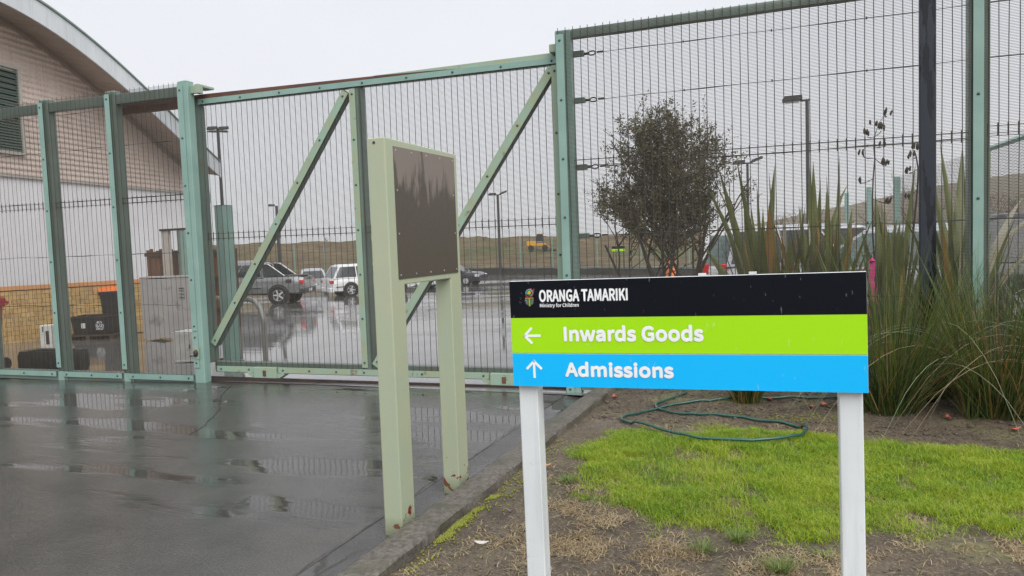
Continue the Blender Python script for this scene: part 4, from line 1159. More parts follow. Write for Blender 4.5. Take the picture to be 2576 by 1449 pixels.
flax((-.45, 9.5), FA, 46, 'broad flax plant next to the shrub, blades splayed left', 3, 1.6)
FB = [(.02, 10.1, 2.44, .12, 0, 'flax'), (-.02, 10.0, 2.36, .09, 0, 'flax'), (.32, 10.22, 2.50, .075, -.08, 'flax'), (.41, 10.23, 2.14, .07, .32, 'flax'), (.1, 10.11, 2.22, .09, 0, 'flax'), (.17, 10.1, 2.26, .06, 0, 'flax'), (.05, 9.9, 1.75, .07, 0, 'flax_old'), (.2, 9.95, 1.85, .08, 0, 'flax_old'),
      (.45, 10.0, 1.85, .12, 0, 'flax'), (.3, 9.8, 1.55, .13, .05, 'flax'), (-.15, 9.8, 1.9, .10, 0, 'flax'), (.16, 9.9, 2.05, .12, 0, 'flax')]
fb = flax((.10, 9.65), FB, 46, 'tall upright flax plant straight above the sign, below the lamp', 4, 1.5)
FCc = [(.72, 10.35, 2.05, .12, 0, 'flax'), (.78, 10.3, 1.95, .11, 0, 'flax'), (.95, 10.2, 1.7, .13, .05, 'flax'), (.55, 10.1, 1.6, .10, 0, 'flax'), (1.12, 10.2, 1.85, .10, 0, 'flax'), (1.15, 10.2, 2.35, .07, 0, 'flax'), (.85, 9.9, 1.35, .12, .1, 'flax'), (.62, 9.95, 1.25, .09, 0, 'flax_pale')]
fc = flax((.82, 9.8), FCc, 46, 'flax plant with dark seed heads just left of the dark pole', 5, 1.4)
FD = [(1.47, 10.69, 2.64, .09, 0, 'flax'), (1.73, 10.79, 2.57, .16, 0, 'flax'), (1.80, 10.7, 2.52, .10, 0, 'flax'), (2.05, 10.91, 2.5, .13, 0, 'flax'), (1.51, 10.68, 2.29, .09, 0, 'flax_old'), (1.38, 10.5, 2.1, .12, 0, 'flax'), (1.62, 10.6, 2.05, .14, 0, 'flax'), (2.3, 10.5, 1.9, .09, .2, 'flax_pale'), (2.55, 10.4, 1.75, .07, .3, 'flax_pale'), (1.95, 10.3, 1.5, .12, .1, 'flax'), (2.4, 10.2, 1.3, .06, .2, 'flax_pale')]
flax((1.62, 10.1), FD, 54, 'tall flax plant between the dark pole and the right fence post', 6, 1.5)
def seed_stalk(parent, pts, pods, seed):
    r_ = random.Random(seed); L0 = parent.location
    loc = [Vector(p) - L0 for p in pts]; loc.insert(0, Vector((loc[0].x * .5, loc[0].y * .5, .2)))
    st = MB().tube(loc, [.014] + [.011 - .0012 * i for i in range(len(loc) - 1)], 6).build('seed_stalk', MT['pod'], parent, smooth=60)
    for px_, py_, pz_ in pods:
        p = Vector((px_, py_, pz_)) - L0
        near = min(loc, key=lambda q_: (q_ - p).length + abs(q_.z - (p.z - .05)))
        m = MB(); m.tube([near, near.lerp(p, .6) + Vector((0, 0, -.012)), p], .005, 5)
        for k in range(r_.randint(3, 5)):
            o_ = p + Vector((r_.uniform(-.045, .045), r_.uniform(-.03, .03), r_.uniform(-.01, .03)))
            tl = Vector((r_.uniform(-.015, .015), 0, r_.uniform(.055, .085)))
            m.tube([o_, o_ + tl * .35 + Vector((-.006, 0, 0)), o_ + tl * .75, o_ + tl], [.005, .015, .013, .003], 6)
        m.build('pod_cluster', MT['pod'], st, smooth=60)
seed_stalk(fc, [(.67, 10.0, 1.5), (.67, 10.0, 1.94), (.68, 10.02, 2.18), (.70, 10.05, 2.42), (.69, 10.05, 2.56), (.70, 10.06, 2.68), (.75, 10.09, 2.84), (.81, 10.12, 2.92)],
           [(.54, 9.96, 2.13), (.57, 10.0, 2.45), (.82, 10.09, 2.33), (.79, 10.09, 2.56), (.62, 10.03, 2.68), (.78, 10.1, 2.75), (.70, 10.07, 2.81), (.84, 10.13, 2.92), (.85, 10.07, 1.88)], 1)
seed_stalk(fc, [(1.17, 10.21, 2.04), (1.18, 10.23, 2.28), (1.16, 10.23, 2.42), (1.14, 10.23, 2.50)], [(1.08, 10.18, 2.23), (1.10, 10.2, 2.40), (1.14, 10.23, 2.49), (1.06, 10.16, 1.91)], 2)

# shrub: real twigs carrying small leaves
def shrub():
    r_ = random.Random(12); root = empty('shrub', (-1.69, 9.75, .1), 0, 'tall dark twiggy shrub with tiny leaves behind the mesh fence', 'shrub'); root.scale = (1.14, 1.05, 1.0)
    br, tw = MB(), MB(); LV = []
    C0 = Vector((-.02, 0, 2.02))
    def inside(p):
        q_ = Vector(((p.x - C0.x + .06 * math.sin(p.z * 5)) / .93, p.y / .66, (p.z - C0.z) / (1.20 if p.z > C0.z else 1.15)))
        return q_.length
    def grow(p, d, l, rad, depth):
        n = 4; pts = [p]; dd = d.copy()
        for i in range(n):
            dd = (dd + Vector((r_.gauss(0, .13), r_.gauss(0, .13), r_.gauss(.05, .09)))).normalized(); pts.append(pts[-1] + dd * l / n)
        (br if depth < 2 else tw).tube(pts, [rad * (1 - .5 * i / n) for i in range(n + 1)], 5 if depth < 2 else 3, cap=False)
        if depth >= 1:
            for k in range(24 if depth == 4 else 11):
                LV.append((pts[1 + k % n].lerp(pts[1 + (k % n) - 1], r_.random()) + Vector((r_.gauss(0, .012), r_.gauss(0, .012), r_.gauss(0, .012))), dd))
        if depth < 4:
            for k in range((8, 6, 5, 4)[depth]):
                t = r_.uniform(.35, 1); i = min(n - 1, int(t * n)); q_ = pts[i].lerp(pts[i + 1], t * n - i)
                a = r_.uniform(0, 6.28); sd = Vector((math.cos(a), math.sin(a), r_.uniform(-.2, .7)))
                nd = (dd * .75 + sd * r_.uniform(.5, .95)).normalized()
                nl = l * r_.uniform(.5, .78)
                if inside(q_ + nd * nl) < 1.02 + r_.gauss(0, .06): grow(q_, nd, nl, rad * .52, depth + 1)
    for k in range(9):
        a = k * .7 + r_.uniform(-.3, .3)
        grow(Vector((.07 * math.cos(a), .07 * math.sin(a), 0)), Vector((.36 * math.cos(a), .30 * math.sin(a), 1)).normalized(), r_.uniform(1.45, 2.05), .024, 0)
    br.build('trunk', MT['bark'], root, smooth=60, fix=False); o_ = tw.build('twigs', MT['bark'], root, fix=False); o_['kind'] = 'stuff'
    g = np.random.default_rng(4)
    P = np.array([p[:] for p, d in LV]); n = len(P); print('shrub leaves', n)
    ax = g.normal(size=(n, 3)); ax[:, 2] += .5; ax /= np.linalg.norm(ax, axis=1)[:, None]
    sd = np.cross(ax, g.normal(size=(n, 3))); sd /= np.linalg.norm(sd, axis=1)[:, None]
    l = g.uniform(.022, .044, n)[:, None]; w = l * .24
    V = np.stack([P, P + ax * l * .5 + sd * w, P + ax * l, P + ax * l * .5 - sd * w], 1).reshape(-1, 3)
    k = np.arange(n) * 4
    o_ = link('leaves', np_mesh('leaves', V, np.stack([k, k + 1, k + 2, k + 3], -1), MT['shrub_leaf']), root); o_['kind'] = 'stuff'
shrub()

# rush clumps in front of the fence
def rush(x, y, n, hm, spread, label, seed, orange=.1, arch=0, group='rush clumps in the planted strip'):
    g = np.random.default_rng(seed); z = float(soil_z(np.array(x), np.array(y))) - .02
    root = empty('rush_clump', (x, y, z), 0, label, 'rush', group)
    def make(nm, cnt, mat, hs):
        a = g.random(cnt) * 2 * np.pi; r0 = g.random(cnt) ** .5 * spread * .45
        bx, by = r0 * np.cos(a), r0 * np.sin(a)
        lean = np.abs(g.normal(.26, .20, cnt)) + r0 * .8; h = g.uniform(.55, 1.0, cnt) * hm * hs
        aa = a + g.normal(0, .6, cnt); w = g.uniform(.005, .0115, cnt)
        S = 6; V = np.zeros((cnt, S, 2, 3)); ta = g.random(cnt) * np.pi
        curl = g.uniform(.0, .35, cnt)
        for i in range(S):
            t = i / (S - 1); th = lean * (1 + curl * t * 2)
            px_ = bx + np.cos(aa) * np.sin(th * .9) * h * t; py_ = by + np.sin(aa) * np.sin(th * .9) * h * t; pz_ = h * t * np.cos(th * .9) 
            ww = w * (1 - .85 * t) / 2
            V[:, i, 0] = np.stack([px_ - np.cos(ta) * ww, py_ - np.sin(ta) * ww, pz_], -1); V[:, i, 1] = np.stack([px_ + np.cos(ta) * ww, py_ + np.sin(ta) * ww, pz_], -1)
        k = np.arange(cnt)[:, None] * S * 2 + np.arange(S - 1)[None] * 2
        F = np.stack([k, k + 1, k + 3, k + 2], -1).reshape(-1, 4)
        o_ = link(nm, np_mesh(nm, V.reshape(-1, 3), F, mat), root); o_['kind'] = 'stuff'
    make('stems', n, MT['rush'], 1); make('dead_stems', int(n * orange), MT['rush_or'], .8)
    r_ = random.Random(seed)
    for k in range(arch):
        a = r_.choice((r_.gauss(-.35, .3), r_.gauss(math.pi + .35, .3))); L = r_.uniform(.75, 1.25) * hm; m = MB(); top = r_.uniform(.35, .6) * hm
        pts = []
        for i in range(12):
            t = i / 11; pts.append((math.cos(a) * L * t, math.sin(a) * L * t * .8, top * 4 * t * (1 - t) * (1 - .25 * t) + (0 if t < .9 else -.02)))
        m.tube(pts, [.0032 * (1 - .6 * i / 11) for i in range(12)], 4); m.build('arching_stem', MT['rush_pale'] if k % 3 else MT['straw'], root)
    return root
rush(.56, 6.72, 640, 1.5, .42, 'dark rush clump against the right end of the sign', 1, .12, 9)
rush(1.33, 6.78, 760, 1.45, .50, 'large rush clump with orange stems right of the dark pole', 2, .22, 11)
rush(1.95, 6.9, 620, 1.45, .5, 'rush clump at the right edge of the photo', 3, .2, 8)
rush(.98, 7.35, 330, 1.35, .3, 'rush clump growing behind the dark pole against the mesh', 4, .08, 2)
rush(-.55, 6.82, 420, .62, .24, 'short yellow green rush clump seen below the sign board', 5, .2, 1)
rush(1.12, 6.62, 60, .42, .12, 'small fan of broad green blades between the two big rush clumps', 6, .2, 0)
rush(.25, 8.1, 260, 1.2, .4, 'rush clump inside the fence behind the sign', 7, .05, 0)

# hose
hz = [(-1.11, 7.12), (-1.3, 6.75), (-1.3, 6.6), (-1.23, 6.47), (-1.04, 6.33), (-.75, 6.31), (-.41, 6.28), (-.19, 6.22), (-.08, 6.11), (-.055, 5.96), (-.13, 5.75), (-.31, 5.60), (-.46, 5.55), (-.78, 5.53), (-.94, 5.61), (-1.24, 5.82), (-1.43, 5.97), (-1.49, 6.08), (-1.47, 6.22), (-1.36, 6.41), (-1.12, 6.65), (-.78, 6.83), (-.3, 6.95), (.3, 7.05)]
def catmull(P, n=5):
    out = []; P = [P[0]] + P + [P[-1]]
    for i in range(1, len(P) - 2):
        for k in range(n):
            t = k / n; out.append(tuple(.5 * ((2 * P[i][j]) + (-P[i - 1][j] + P[i + 1][j]) * t + (2 * P[i - 1][j] - 5 * P[i][j] + 4 * P[i + 1][j] - P[i + 2][j]) * t * t + (-P[i - 1][j] + 3 * P[i][j] - 3 * P[i + 1][j] + P[i + 2][j]) * t ** 3) for j in (0, 1)))
    return out
hc = catmull(hz)
MT['hose'] = surf('dark_green_hose', (.012, .07, .055), (.02, .09, .065), 4, 3, .2, .35, coat=.4)
o = MB().tube([(x, y, float(soil_z(np.array(x), np.array(y))) + .017 + (.028 if in_poly(np.array([x]), np.array([y]), LAWN)[0] else 0)) for x, y in hc], .0115, 8).build('garden_hose', MT['hose'], smooth=60)
tag(o, 'dark green garden hose looped over the soil and lawn edge', 'hose')

# bare trees beyond the right boundary and low scrub on the bank
def bare_tree_mesh(seed, h):
    r_ = random.Random(seed); tm_, cm = MB(), MB()
    def grow(p, d, l, rad, dep_):
        pts = [p]; dd = d.copy()
        for i in range(3):
            dd = (dd + Vector((r_.gauss(0, .14), r_.gauss(0, .14), r_.gauss(.06, .08)))).normalized(); pts.append(pts[-1] + dd * l / 3)
        (tm_ if dep_ == 0 else cm).tube(pts, [rad, rad * .85, rad * .7, rad * .5], 4 if dep_ < 2 else 3, cap=False)
        if dep_ < 4:
            for k in range((5, 4, 4, 3)[dep_]):
                t = r_.uniform(.3, 1) * 2.99; i = int(t); q_ = pts[i].lerp(pts[i + 1], t - i); a = r_.uniform(0, 6.28)
                grow(q_, (dd * .8 + Vector((math.cos(a), math.sin(a), .35)) * .6).normalized(), l * r_.uniform(.5, .75), max(.012, rad * .5), dep_ + 1)
    grow(Vector((0, 0, 0)), Vector((0, 0, 1)), h * .45, h * .016, 0)
    return tm_.mesh('trunk', MT['bark'], fix=False), cm.mesh('crown', MT['bank_twig'], fix=False)
bt = [bare_tree_mesh(s, h) for s, h in ((1, 6.0), (2, 5.2), (3, 6.8), (4, 4.6))]
bank = MB()
trees = [(-3.0, 88), (-.5, 92), (1.5, 84), (3.5, 90), (5.5, 82), (7.5, 88), (9.5, 80), (11.5, 86), (13.5, 76), (15.5, 82), (17.5, 74), (9, 62), (12, 58), (15, 60), (7, 66), (12.5, 46), (15, 44)]
for i, (x, y) in enumerate(trees):
    z = float(terrain(np.array(float(x)), np.array(float(y)))) - .1
    tr_ = empty('bare_tree', (x, y, z), i * 1.3, 'leafless brown tree in the row beyond the right boundary fence', 'tree', 'leafless trees beyond the boundary fence')
    s_ = 1.0 + .25 * math.sin(i * 2.3); tr_.scale = (s_, s_, s_ * (1 if y > 70 else .8))
    link('trunk', bt[i % 4][0], tr_); o = link('crown', bt[i % 4][1], tr_); o['kind'] = 'stuff'
scrub = []
for i, (x, y, s_) in enumerate([(-48, 118, 1.0), (-43, 120, 1.2), (-66, 128, .9), (-88, 124, 1.1), (-110, 118, .8), (-57, 130, .8), (-36, 116, .9)]):
    z = float(terrain(np.array(float(x)), np.array(float(y)))) - .1
    tr_ = empty('scrub_bush', (x, y, z), i * .9, 'small dark scrub bush on the skyline of the grassy bank', 'bush', 'scrub bushes along the bank top'); tr_.scale = (s_ * .5, s_ * .5, s_ * .32)
    link('trunk', bt[i % 4][0], tr_); o = link('crown', bt[i % 4][1], tr_); o['kind'] = 'stuff'

ORD = 'first second third fourth fifth sixth seventh eighth ninth tenth eleventh twelfth thirteenth fourteenth fifteenth sixteenth seventeenth'.split()
def number_row(group, text):
    L = [o for o in SC.objects if o.get('group') == group and o.get('category')]
    Mi = M3.transposed()
    def sx(o):
        p = Mi @ (Vector(o.location) - Vector((0, 0, 1.6))); return p.x / max(.1, -p.z)
    for i, o in enumerate(sorted(L, key=sx)): o['label'] = text % ORD[i]
number_row('leafless trees beyond the boundary fence', 'leafless brown tree, %s from the left in the row beyond the flax')
number_row('scrub bushes along the bank top', 'small dark scrub bush, %s from the left on the grassy bank skyline')
number_row('dark red fallen leaves', 'small curled dark red fallen leaf on the soil, %s from the left')
# ------------------------------------------------------------------ vehicles
def car_paint(name, c, metal=.0, r=.22):
    return surf(name, c, tuple(x * .9 for x in c), 2, 3, r, r + .12, metal=metal, coat=.7)
MT['glass'] = None
def car_glass(name, c):
    m, nt, b = newmat(name); b.inputs['Base Color'].default_value = (*c, 1); b.inputs['Roughness'].default_value = .05
    b.inputs['Coat Weight'].default_value = .5
    v = coords(nt); nt.links.new(mixc(nt, ramp(nt, noise(nt, v, 9, 4), .4, .7), c, tuple(x * 1.6 + .01 for x in c)), b.inputs['Base Color']); return m
MT['glass'] = car_glass('dark_car_glass', (.025, .03, .034)); MT['glass_green'] = car_glass('green_tinted_glass', (.10, .145, .135))
MT['cp_grey'] = car_paint('dark_silver_car_paint', (.22, .225, .23), .3); MT['cp_white'] = car_paint('white_car_paint', (.76, .77, .78)); MT['cp_navy'] = car_paint('navy_car_paint', (.02, .022, .04))
MT['cp_silver'] = car_paint('silver_car_paint', (.46, .47, .50), .3); MT['cp_black'] = car_paint('black_car_paint', (.03, .032, .04))
MT['trim_dark'] = surf('dark_bumper_plastic', (.03, .03, .03), (.045, .045, .045), 6, 3, .4, .6)
MT['rim'] = surf('alloy_rim', (.62, .63, .64), (.52, .53, .54), 8, 2, .25, .4, metal=.3)
MT['tail'] = surf('red_tail_lamp', (.62, .012, .02), (.5, .01, .015), 8, 2, .12, .2, coat=.5)
MT['head'] = surf('clear_head_lamp', (.72, .74, .76), (.6, .62, .64), 8, 2, .1, .2, coat=.5)
MT['plate'] = surf('white_plate', (.75, .75, .72), (.7, .7, .68), 8, 2, .3, .4)

def wheel(parent, x, y, r, w=.21, spokes=5):
    s_ = 1 if y > 0 else -1
    prof = [(r * .62, -w / 2), (r * .93, -w / 2), (r, -w * .35), (r, w * .35), (r * .93, w / 2), (r * .62, w / 2), (r * .60, 0)]
    prof.append(prof[0])
    t = MB().rings([[(q_ * math.cos(a), yy, q_ * math.sin(a)) for a in np.linspace(0, 2 * math.pi, 24, endpoint=False)] for q_, yy in prof], cap=False).build('wheel', MT['rubber'], parent, (x, y, r), smooth=40)
    m = MB(); yo = s_ * (w / 2 - .012)
    rs = []
    for rr, yy in ((r * .64, yo - s_ * .06), (r * .64, yo), (r * .58, yo + s_ * .008), (r * .56, yo - s_ * .03)):
        rs.append([(rr * math.cos(a), yy, rr * math.sin(a)) for a in np.linspace(0, 2 * math.pi, 24, endpoint=False)])
    m.rings(rs, cap=False)
    for k in range(spokes):
        a = 2 * math.pi * k / spokes; c, s2_ = math.cos(a), math.sin(a); h = r * .09
        y0, y1 = sorted((yo - s_ * .035, yo))
        pl = [(r * .1 * c - h * 1.2 * -s2_ * -1, 0), ]
        p = [(r * .08 * c - h * s2_, r * .08 * s2_ + h * c), (r * .60 * c - h * .9 * s2_, r * .60 * s2_ + h * .9 * c), (r * .60 * c + h * .9 * s2_, r * .60 * s2_ - h * .9 * c), (r * .08 * c + h * s2_, r * .08 * s2_ - h * c)]
        m.prism(p, 'y', y0, y1)
    m.lathe([(r * .16, min(yo - s_ * .04, yo + s_ * .006)), (r * .16, max(yo - s_ * .04, yo + s_ * .006))], 10, axis='y')
    m.build('rim', MT['rim'], t)
    MB().lathe([(r * .6, -.01), (r * .6, .01)], 16, (0, yo - s_ * .07, 0), 'y').build('brake_disc', MT['trim_dark'], t)

def car(name, label, loc, heading, paint, L=4.6, W=1.8, H=1.65, zs=.98, zb=.26, hood=None, cab=(-.46, -.36, .12, .30), r=.335, wb=2.65, glass='glass', group='parked vehicles', kind='wagon', tail_h=.62, zoff=0.0, hood_z=None, cat='car'):
    """x forward; cab gives rear base, rear roof, front roof and screen base as fractions of the length"""
    c = empty(name, (loc[0], loc[1], Z(*loc[:2]) + .006 + zoff), heading, label, cat, group)
    hx = L / 2; hood_z = hood_z or zs - .06
    xb = [f * L for f in cab]
    st = []
    for t in np.linspace(-1, 1, 21):
        x = t * hx; e_ = abs(t)
        wf = 1 - .13 * max(0, (e_ - .72) / .28) ** 2.2
        front = max(0, (t - .80) / .20); rear = max(0, (-t - .9) / .10)
        bedtop = zs
        top = bedtop if x < xb[3] - .02 else bedtop + (hood_z - bedtop) * min(1, (x - xb[3]) / .35) - .22 * front ** 2
        if x < xb[0] and kind == 'sedan': top = bedtop - .03
        if rear > 0: top -= .05 * rear
        low = zb + .10 * front ** 2 + .08 * rear ** 2
        st.append((x, low, top, W / 2 * wf))
    rings = []
    for x, lo, tp, hw in st:
        h = tp - lo
        half = [(hw * .84, lo), (hw * .97, lo + h * .10), (hw, lo + h * .38), (hw * .995, lo + h * .62), (hw * .955, lo + h * .86), (hw * .88, tp - .005), (hw * .5, tp + .012)]
        rings.append([(x, y, z) for y, z in half] + [(x, -y, z) for y, z in reversed(half)])
    MB().rings(rings).build('body', paint, c, smooth=38)
    # cabin
    wl, wt = W / 2 * .93, W / 2 * .73
    zt = H
    def yat(z): return wl + (wt - wl) * ((z - zs) / (zt - zs)) ** 1.0
    prof = [(xb[0], zs - .02), (xb[1], zt - .07), (xb[1] + .22, zt - .005), ((xb[1] + xb[2]) / 2, zt + .012), (xb[2] - .2, zt - .012), (xb[2], zt - .07), (xb[3], zs - .02)]
    cm = MB(); rr = []
    for x, z in prof:
        inn = 1 if z > zs else 1
        rr.append([(x, yat(max(z, zs)) * 1.0, min(z, zt - .07)), (x, yat(max(z, zs)) * .90, z), (x, 0, z + .015 if z > zs else z), (x, -yat(max(z, zs)) * .90, z), (x, -yat(max(z, zs)), min(z, zt - .07))])
    # close downwards
    rr2 = []
    for (x, z), ring in zip(prof, rr):
        rr2.append([(x, wl, zs - .03)] + ring + [(x, -wl, zs - .03)])
    cm.rings(rr2); cm.build('cabin', paint, c, smooth=32)
    # glass: side panes follow the lean of the cabin
    z0, z1 = zs + .035, zt - .11
    def xr(z): return xb[0] + (xb[1] - xb[0]) * (z - zs) / (zt - .07 - zs)
    def xf(z): return xb[3] + (xb[2] - xb[3]) * (z - zs) / (zt - .07 - zs)
    nwin = 3 if kind in ('wagon', 'van') else 2
    edges = np.linspace(0, 1, nwin + 1); 
    for s_ in (-1, 1):
        for k in range(nwin):
            pts = []
            for z, (ea, eb) in ((z0, (edges[k], edges[k + 1])), (z1, (edges[k], edges[k + 1]))):
                a, b = xr(z) + .10, xf(z) - .08
                mid = [a + (b - a) * q_ for q_ in np.linspace(0, 1, nwin + 1)]
                pts.append((mid[k] + (.03 if k else 0), mid[k + 1] - (.03 if k < nwin - 1 else 0), z))
            (a0, b0, za), (a1, b1, zb2) = pts
            o1, o2 = yat(za) + .006, yat(zb2) + .006
            m = MB(); m.add([(a0, s_ * o1, za), (b0, s_ * o1, za), (b1, s_ * o2, zb2), (a1, s_ * o2, zb2), (a0, s_ * (o1 - .02), za), (b0, s_ * (o1 - .02), za), (b1, s_ * (o2 - .02), zb2), (a1, s_ * (o2 - .02), zb2)],
                            [(0, 1, 2, 3), (7, 6, 5, 4), (0, 4, 5, 1), (1, 5, 6, 2), (2, 6, 7, 3), (3, 7, 4, 0)])
            m.build('side_window', MT[glass], c)
        MB().box(xb[0] + .1, xb[3] - .3, s_ * (W / 2 + .002) - .006, s_ * (W / 2 + .002) + .006, zb + (zs - zb) * .36, zb + (zs - zb) * .42).build('side_trim', MT['trim_dark'], c)
        for xx in (xb[0] * .35, xb[3] - .75):
            MB().box(xx, xx + .16, s_ * (W / 2 * .985) - .018, s_ * (W / 2 * .985) + .018, zs - .13, zs - .10).build('door_handle', paint, c)
            MB().box(xx - .10, xx - .092, s_ * (W / 2 * .992) - .004, s_ * (W / 2 * .992) + .006, zb + .1, zs - .04).build('door_gap', MT['black'], c)
        mm = MB(); mm.rings([rrect(xb[3] - .28, xb[3] - .10, s_ * W / 2 - .02 if s_ > 0 else -W / 2 - .2, s_ * W / 2 + .2 if s_ > 0 else -W / 2 + .02, z, .04) for z in (zs + .04, zs + .16)]); mm.build('wing_mirror', paint, c, smooth=40)
    def slant(nm, xa, za, xb_, zb_, wa, wb_, off):
        m = MB(); m.add([(xa + off, wa, za), (xa + off, -wa, za), (xb_ + off, -wb_, zb_), (xb_ + off, wb_, zb_), (xa - off * 2, wa, za), (xa - off * 2, -wa, za), (xb_ - off * 2, -wb_, zb_), (xb_ - off * 2, wb_, zb_)],
                        [(0, 1, 2, 3), (7, 6, 5, 4), (0, 4, 5, 1), (1, 5, 6, 2), (2, 6, 7, 3), (3, 7, 4, 0)]); m.build(nm, MT[glass], c)
    slant('windscreen', xf(z0), z0, xf(z1), z1, yat(z0) - .08, yat(z1) - .08, .014)
    slant('rear_window', xr(z0), z0, xr(z1), z1, yat(z0) - .12, yat(z1) - .12, -.014)
    # wheels with dark arches
    for sx in (-1, 1):
        for s_ in (-1, 1):
            xw = sx * wb / 2
            MB().lathe([(.0, -.10), (r * 1.16, -.10), (r * 1.16, .0), (.0, .0)], 24, (xw, s_ * (W / 2 + .004) + (0 if s_ > 0 else .10), r * 1.02), 'y').build('wheel_arch', MT['trim_dark'], c, smooth=40)
            wheel(c, xw, s_ * (W / 2 - .052), r, .20, 5 if kind != 'sedan' else 10)
    for s_ in (-1, 1):
        yy = W / 2 * .80
        MB().cbox(-hx - .012, -hx + .16, s_ * yy - .13, s_ * yy + .13, tail_h, tail_h + (.16 if kind != 'van' else .24), .02).build('tail_light', MT['tail'], c)
        MB().cbox(hx - .34, hx - .06, s_ * yy - .17, s_ * yy + .10, zs - .30, zs - .15, .03).build('headlight', MT['head'], c)
    MB().cbox(-hx - .05, -hx + .18, -W * .46, W * .46, zb + .02, zb + .24, .04).build('rear_bumper', paint if kind != 'ute' else MT['trim_dark'], c, bevel=.02)
    MB().cbox(hx - .2, hx + .02, -W * .44, W * .44, zb + .06, zb + .26, .05).build('front_bumper', MT['trim_dark'], c, bevel=.02)
    MB().box(hx - .10, hx + .005, -W * .22, W * .22, zs - .33, zs - .22).build('grille', MT['black'], c)
    MB().box(-hx - .066, -hx - .052, -.2, .2, zb + .28 if kind != 'ute' else zb + .08, zb + .40 if kind != 'ute' else zb + .2).build('number_plate', MT['plate'], c)
    return c
def wheel_at(px_, py_, heading, lx, ly):
    ca, sa = math.cos(heading), math.sin(heading); return (px_ - ca * lx + sa * ly, py_ - sa * lx - ca * ly)

# dark silver utility, tail towards the gate
h = R(200); p = wheel_at(-21.19, 26.25, h, -1.62, .82)
ute = car('pickup_truck', 'dark silver double cab pickup parked side on behind the gate brace', p, h, MT['cp_grey'], L=5.35, W=1.88, H=1.83, zs=1.18, zb=.42, cab=(-.185, -.155, .13, .27), r=.40, wb=3.24, kind='ute', tail_h=.86, hood_z=1.15, cat='pickup')
MB().box(-2.60, -1.02, -.70, .70, 1.196, 1.222).build('tray_cover', MT['trim_dark'], ute)
for s_ in (-1, 1):
    m = MB(); m.prism([(-.98, 1.2), (-.90, 1.73), (-1.16, 1.71), (-1.42, 1.52), (-1.82, 1.21)], 'y', s_ * .74 - .03, s_ * .74 + .03); m.build('sail_panel', MT['glass'], ute); MB().tube([(-.92, s_ * .765, 1.76), (-1.18, s_ * .765, 1.73), (-1.44, s_ * .765, 1.54), (-1.86, s_ * .765, 1.22)], .022, 6).build('sports_bar', MT['rim'], ute)
    MB().box(-2.2, -1.96, s_ * .938 - .01, s_ * .938 + .01, .92, 1.06).build('fuel_flap', MT['trim_dark'], ute)
MB().box(-.6, 1.3, -.6, -.54, 1.85, 1.90).build('roof_rail', MT['rim'], ute); MB().box(-.6, 1.3, .54, .6, 1.85, 1.90).build('roof_rail', MT['rim'], ute)
MB().box(-2.70, -2.684, -.28, .28, 1.02, 1.07).build('tailgate_handle', MT['trim_dark'], ute)
h = R(52); p = wheel_at(-22.2, 33.1, h, -1.35, -.80)
car('wagon_car', 'white station wagon behind the pickup, tail lamps towards the gate', p, h, MT['cp_white'], L=4.75, W=1.84, H=1.66, zs=.98, cab=(-.47, -.40, .14, .29), r=.355, wb=2.7, tail_h=.72)
h = R(52)
car('wagon_car', 'white wagon mostly hidden by the middle stile of the gate', (-22.0, 39.6), h, MT['cp_white'], L=4.6, W=1.8, H=1.6, zs=.98, cab=(-.47, -.40, .14, .29), r=.34, wb=2.65, tail_h=.74)
car('hatchback', 'silver hatchback with only its roof visible behind the pickup', (-29.5, 39.8), R(128), MT['cp_silver'], L=4.2, W=1.74, H=1.52, zs=.94, cab=(-.47, -.36, .12, .28), r=.32, wb=2.5)
h = R(3); p = wheel_at(-22.1, 47.0, h, 1.38, -.78)
car('sedan', 'navy sedan facing right, seen right of the notice panel', p, h, MT['cp_navy'], L=4.7, W=1.8, H=1.46, zs=.93, cab=(-.36, -.22, .08, .25), r=.335, wb=2.75, kind='sedan', hood_z=.9)
# right hand row, half hidden by the flax
car('delivery_van', 'white van showing its rear with red tail lamps behind the flax', (-1.55, 20.8), R(86), MT['cp_white'], L=4.9, W=1.76, H=1.93, zs=1.08, zb=.3, cab=(-.49, -.46, .22, .36), r=.34, wb=2.9, kind='van', tail_h=.92, glass='glass_green', cat='van')
car('minivan', 'silver people mover with dark side glass behind the middle flax', (.35, 18.9), R(4), MT['cp_silver'], L=4.8, W=1.8, H=1.92, zs=1.05, zb=.28, cab=(-.47, -.43, .14, .34), r=.34, wb=2.85, kind='van', tail_h=.85, cat='van')
car('wagon_car', 'silver wagon facing left just behind the seed heads', (1.15, 15.1), R(176), MT['cp_silver'], L=4.5, W=1.78, H=1.70, zs=1.0, zb=.27, cab=(-.46, -.40, .06, .28), r=.335, wb=2.6, glass='glass_green')
car('four_wheel_drive', 'black four wheel drive right of the right fence post', (4.3, 14.9), R(8), MT['cp_black'], L=4.7, W=1.85, H=1.78, zs=1.06, zb=.36, cab=(-.47, -.44, .12, .27), r=.38, wb=2.75, tail_h=.85)

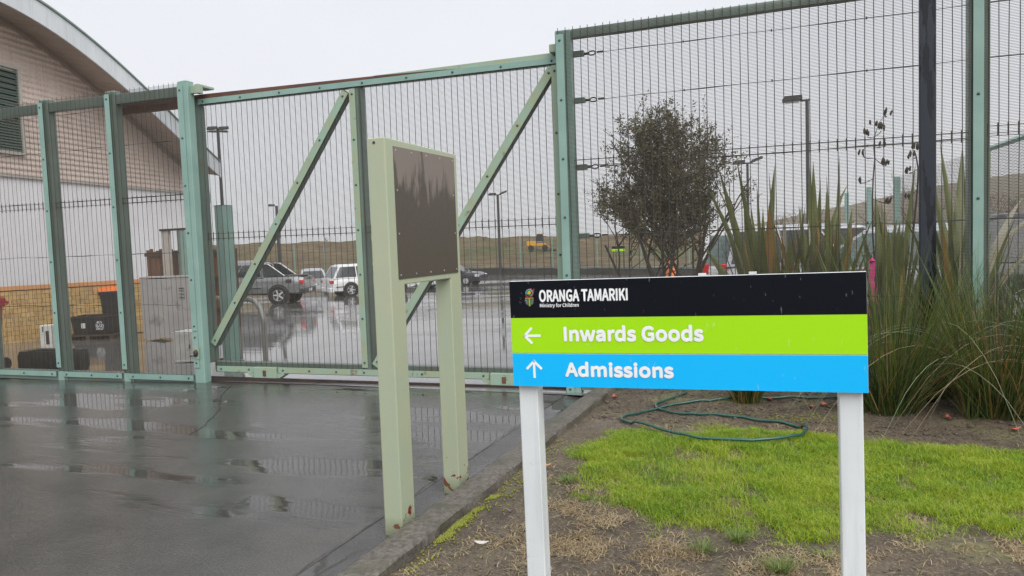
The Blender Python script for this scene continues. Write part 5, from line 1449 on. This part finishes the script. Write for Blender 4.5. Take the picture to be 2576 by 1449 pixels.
# cone, ribbon and the yellow loader on the bank
cn = empty('traffic_cone', (-2.43, 14.1, Z(-2.43, 14.1) + .005), 0, 'tall bright orange cone seen at the foot of the shrub', 'cone')
cn.scale = (1.6, 1.6, 1.95)
MB().box(-.2, .2, -.2, .2, 0, .04).build('cone_base', MT['black'], cn); MB().lathe([(.15, .04), (.035, .68), (.02, .7)], 16).build('cone_body', MT['orange'], cn, smooth=40); MB().lathe([(.108, .30), (.085, .42)], 16).build('cone_band', MT['plate'], cn)
rbn = empty('pink_ribbon', (.62, 9.35, .9), 0, 'pink plastic ribbon tied among the flax leaves above the sign', 'ribbon')
m = MB(); m.rings([[(x0_ - .03, 0, z), (x0_ + .03, .02, z)] for x0_, z in ((0, .32), (.012, .24), (-.01, .12), (.02, 0), (.005, -.12))], closed=False); m.build('streamer', MT['pink'], rbn); MB().lathe([(.0, .30), (.035, .33), (.0, .37)], 8).build('knot', MT['pink'], rbn)
MT['cat_y'] = surf('yellow_machine_paint', (.75, .40, .03), (.65, .34, .03), 3, 4, .45, .6, stain=(.2, .13, .05), stain_scale=3)
lx, ly = -42.0, 117.5
ld = empty('wheel_loader', (lx, ly, float(terrain(np.array(lx), np.array(ly)))), R(20), 'yellow wheel loader working far off on the grassy bank', 'loader')
m = MB(); m.prism([(-1.9, .8), (-1.9, 1.6), (-.3, 1.7), (-.3, 1.2), (1.2, 1.3), (1.3, .8)], 'y', -.6, .6); m.build('chassis', MT['cat_y'], ld, bevel=.04)
m = MB(); m.prism([(-.3, 1.6), (-.2, 2.75), (.75, 2.75), (.95, 1.6)], 'y', -.55, .55); cb_ = m.build('cab', MT['glass'], ld); MB().box(-.35, .95, -.65, .65, 2.76, 2.86).build('cab_roof', MT['cat_y'], ld)
for sx in (-1.2, 1.1):
    for s_ in (-1, 1): MB().lathe([(.3, -.2), (.46, -.2), (.5, 0), (.46, .2), (.3, .2)], 16, axis='y').build('wheel', MT['rubber'], ld, (sx, s_ * .7, .5))
m = MB(); m.prism([(.9, 1.2), (2.2, .6), (2.2, .4), (.9, 1.0)], 'y', -.3, .3); m.build('arm', MT['cat_y'], ld); m = MB(); m.prism([(2.1, .1), (2.2, .9), (2.5, .9), (2.35, .3), (3.0, .1)], 'y', -1.1, 1.1); m.build('bucket', MT['trim_dark'], ld)

# ------------------------------------------------------------------ misty rain
hm, hnt, hb = newmat('rain_haze')
hnt.nodes.remove(hb)
pv = hnt.nodes.new('ShaderNodeVolumePrincipled'); pv.inputs['Color'].default_value = (.93, .95, .98, 1); pv.inputs['Density'].default_value = .00028; pv.inputs['Anisotropy'].default_value = .1
hnt.links.new(pv.outputs[0], hnt.nodes['Material Output'].inputs['Volume'])
hzb = MB().box(-1850, 1850, -350, 2700, -14, 125).build('haze', hm); hzb['kind'] = 'stuff'
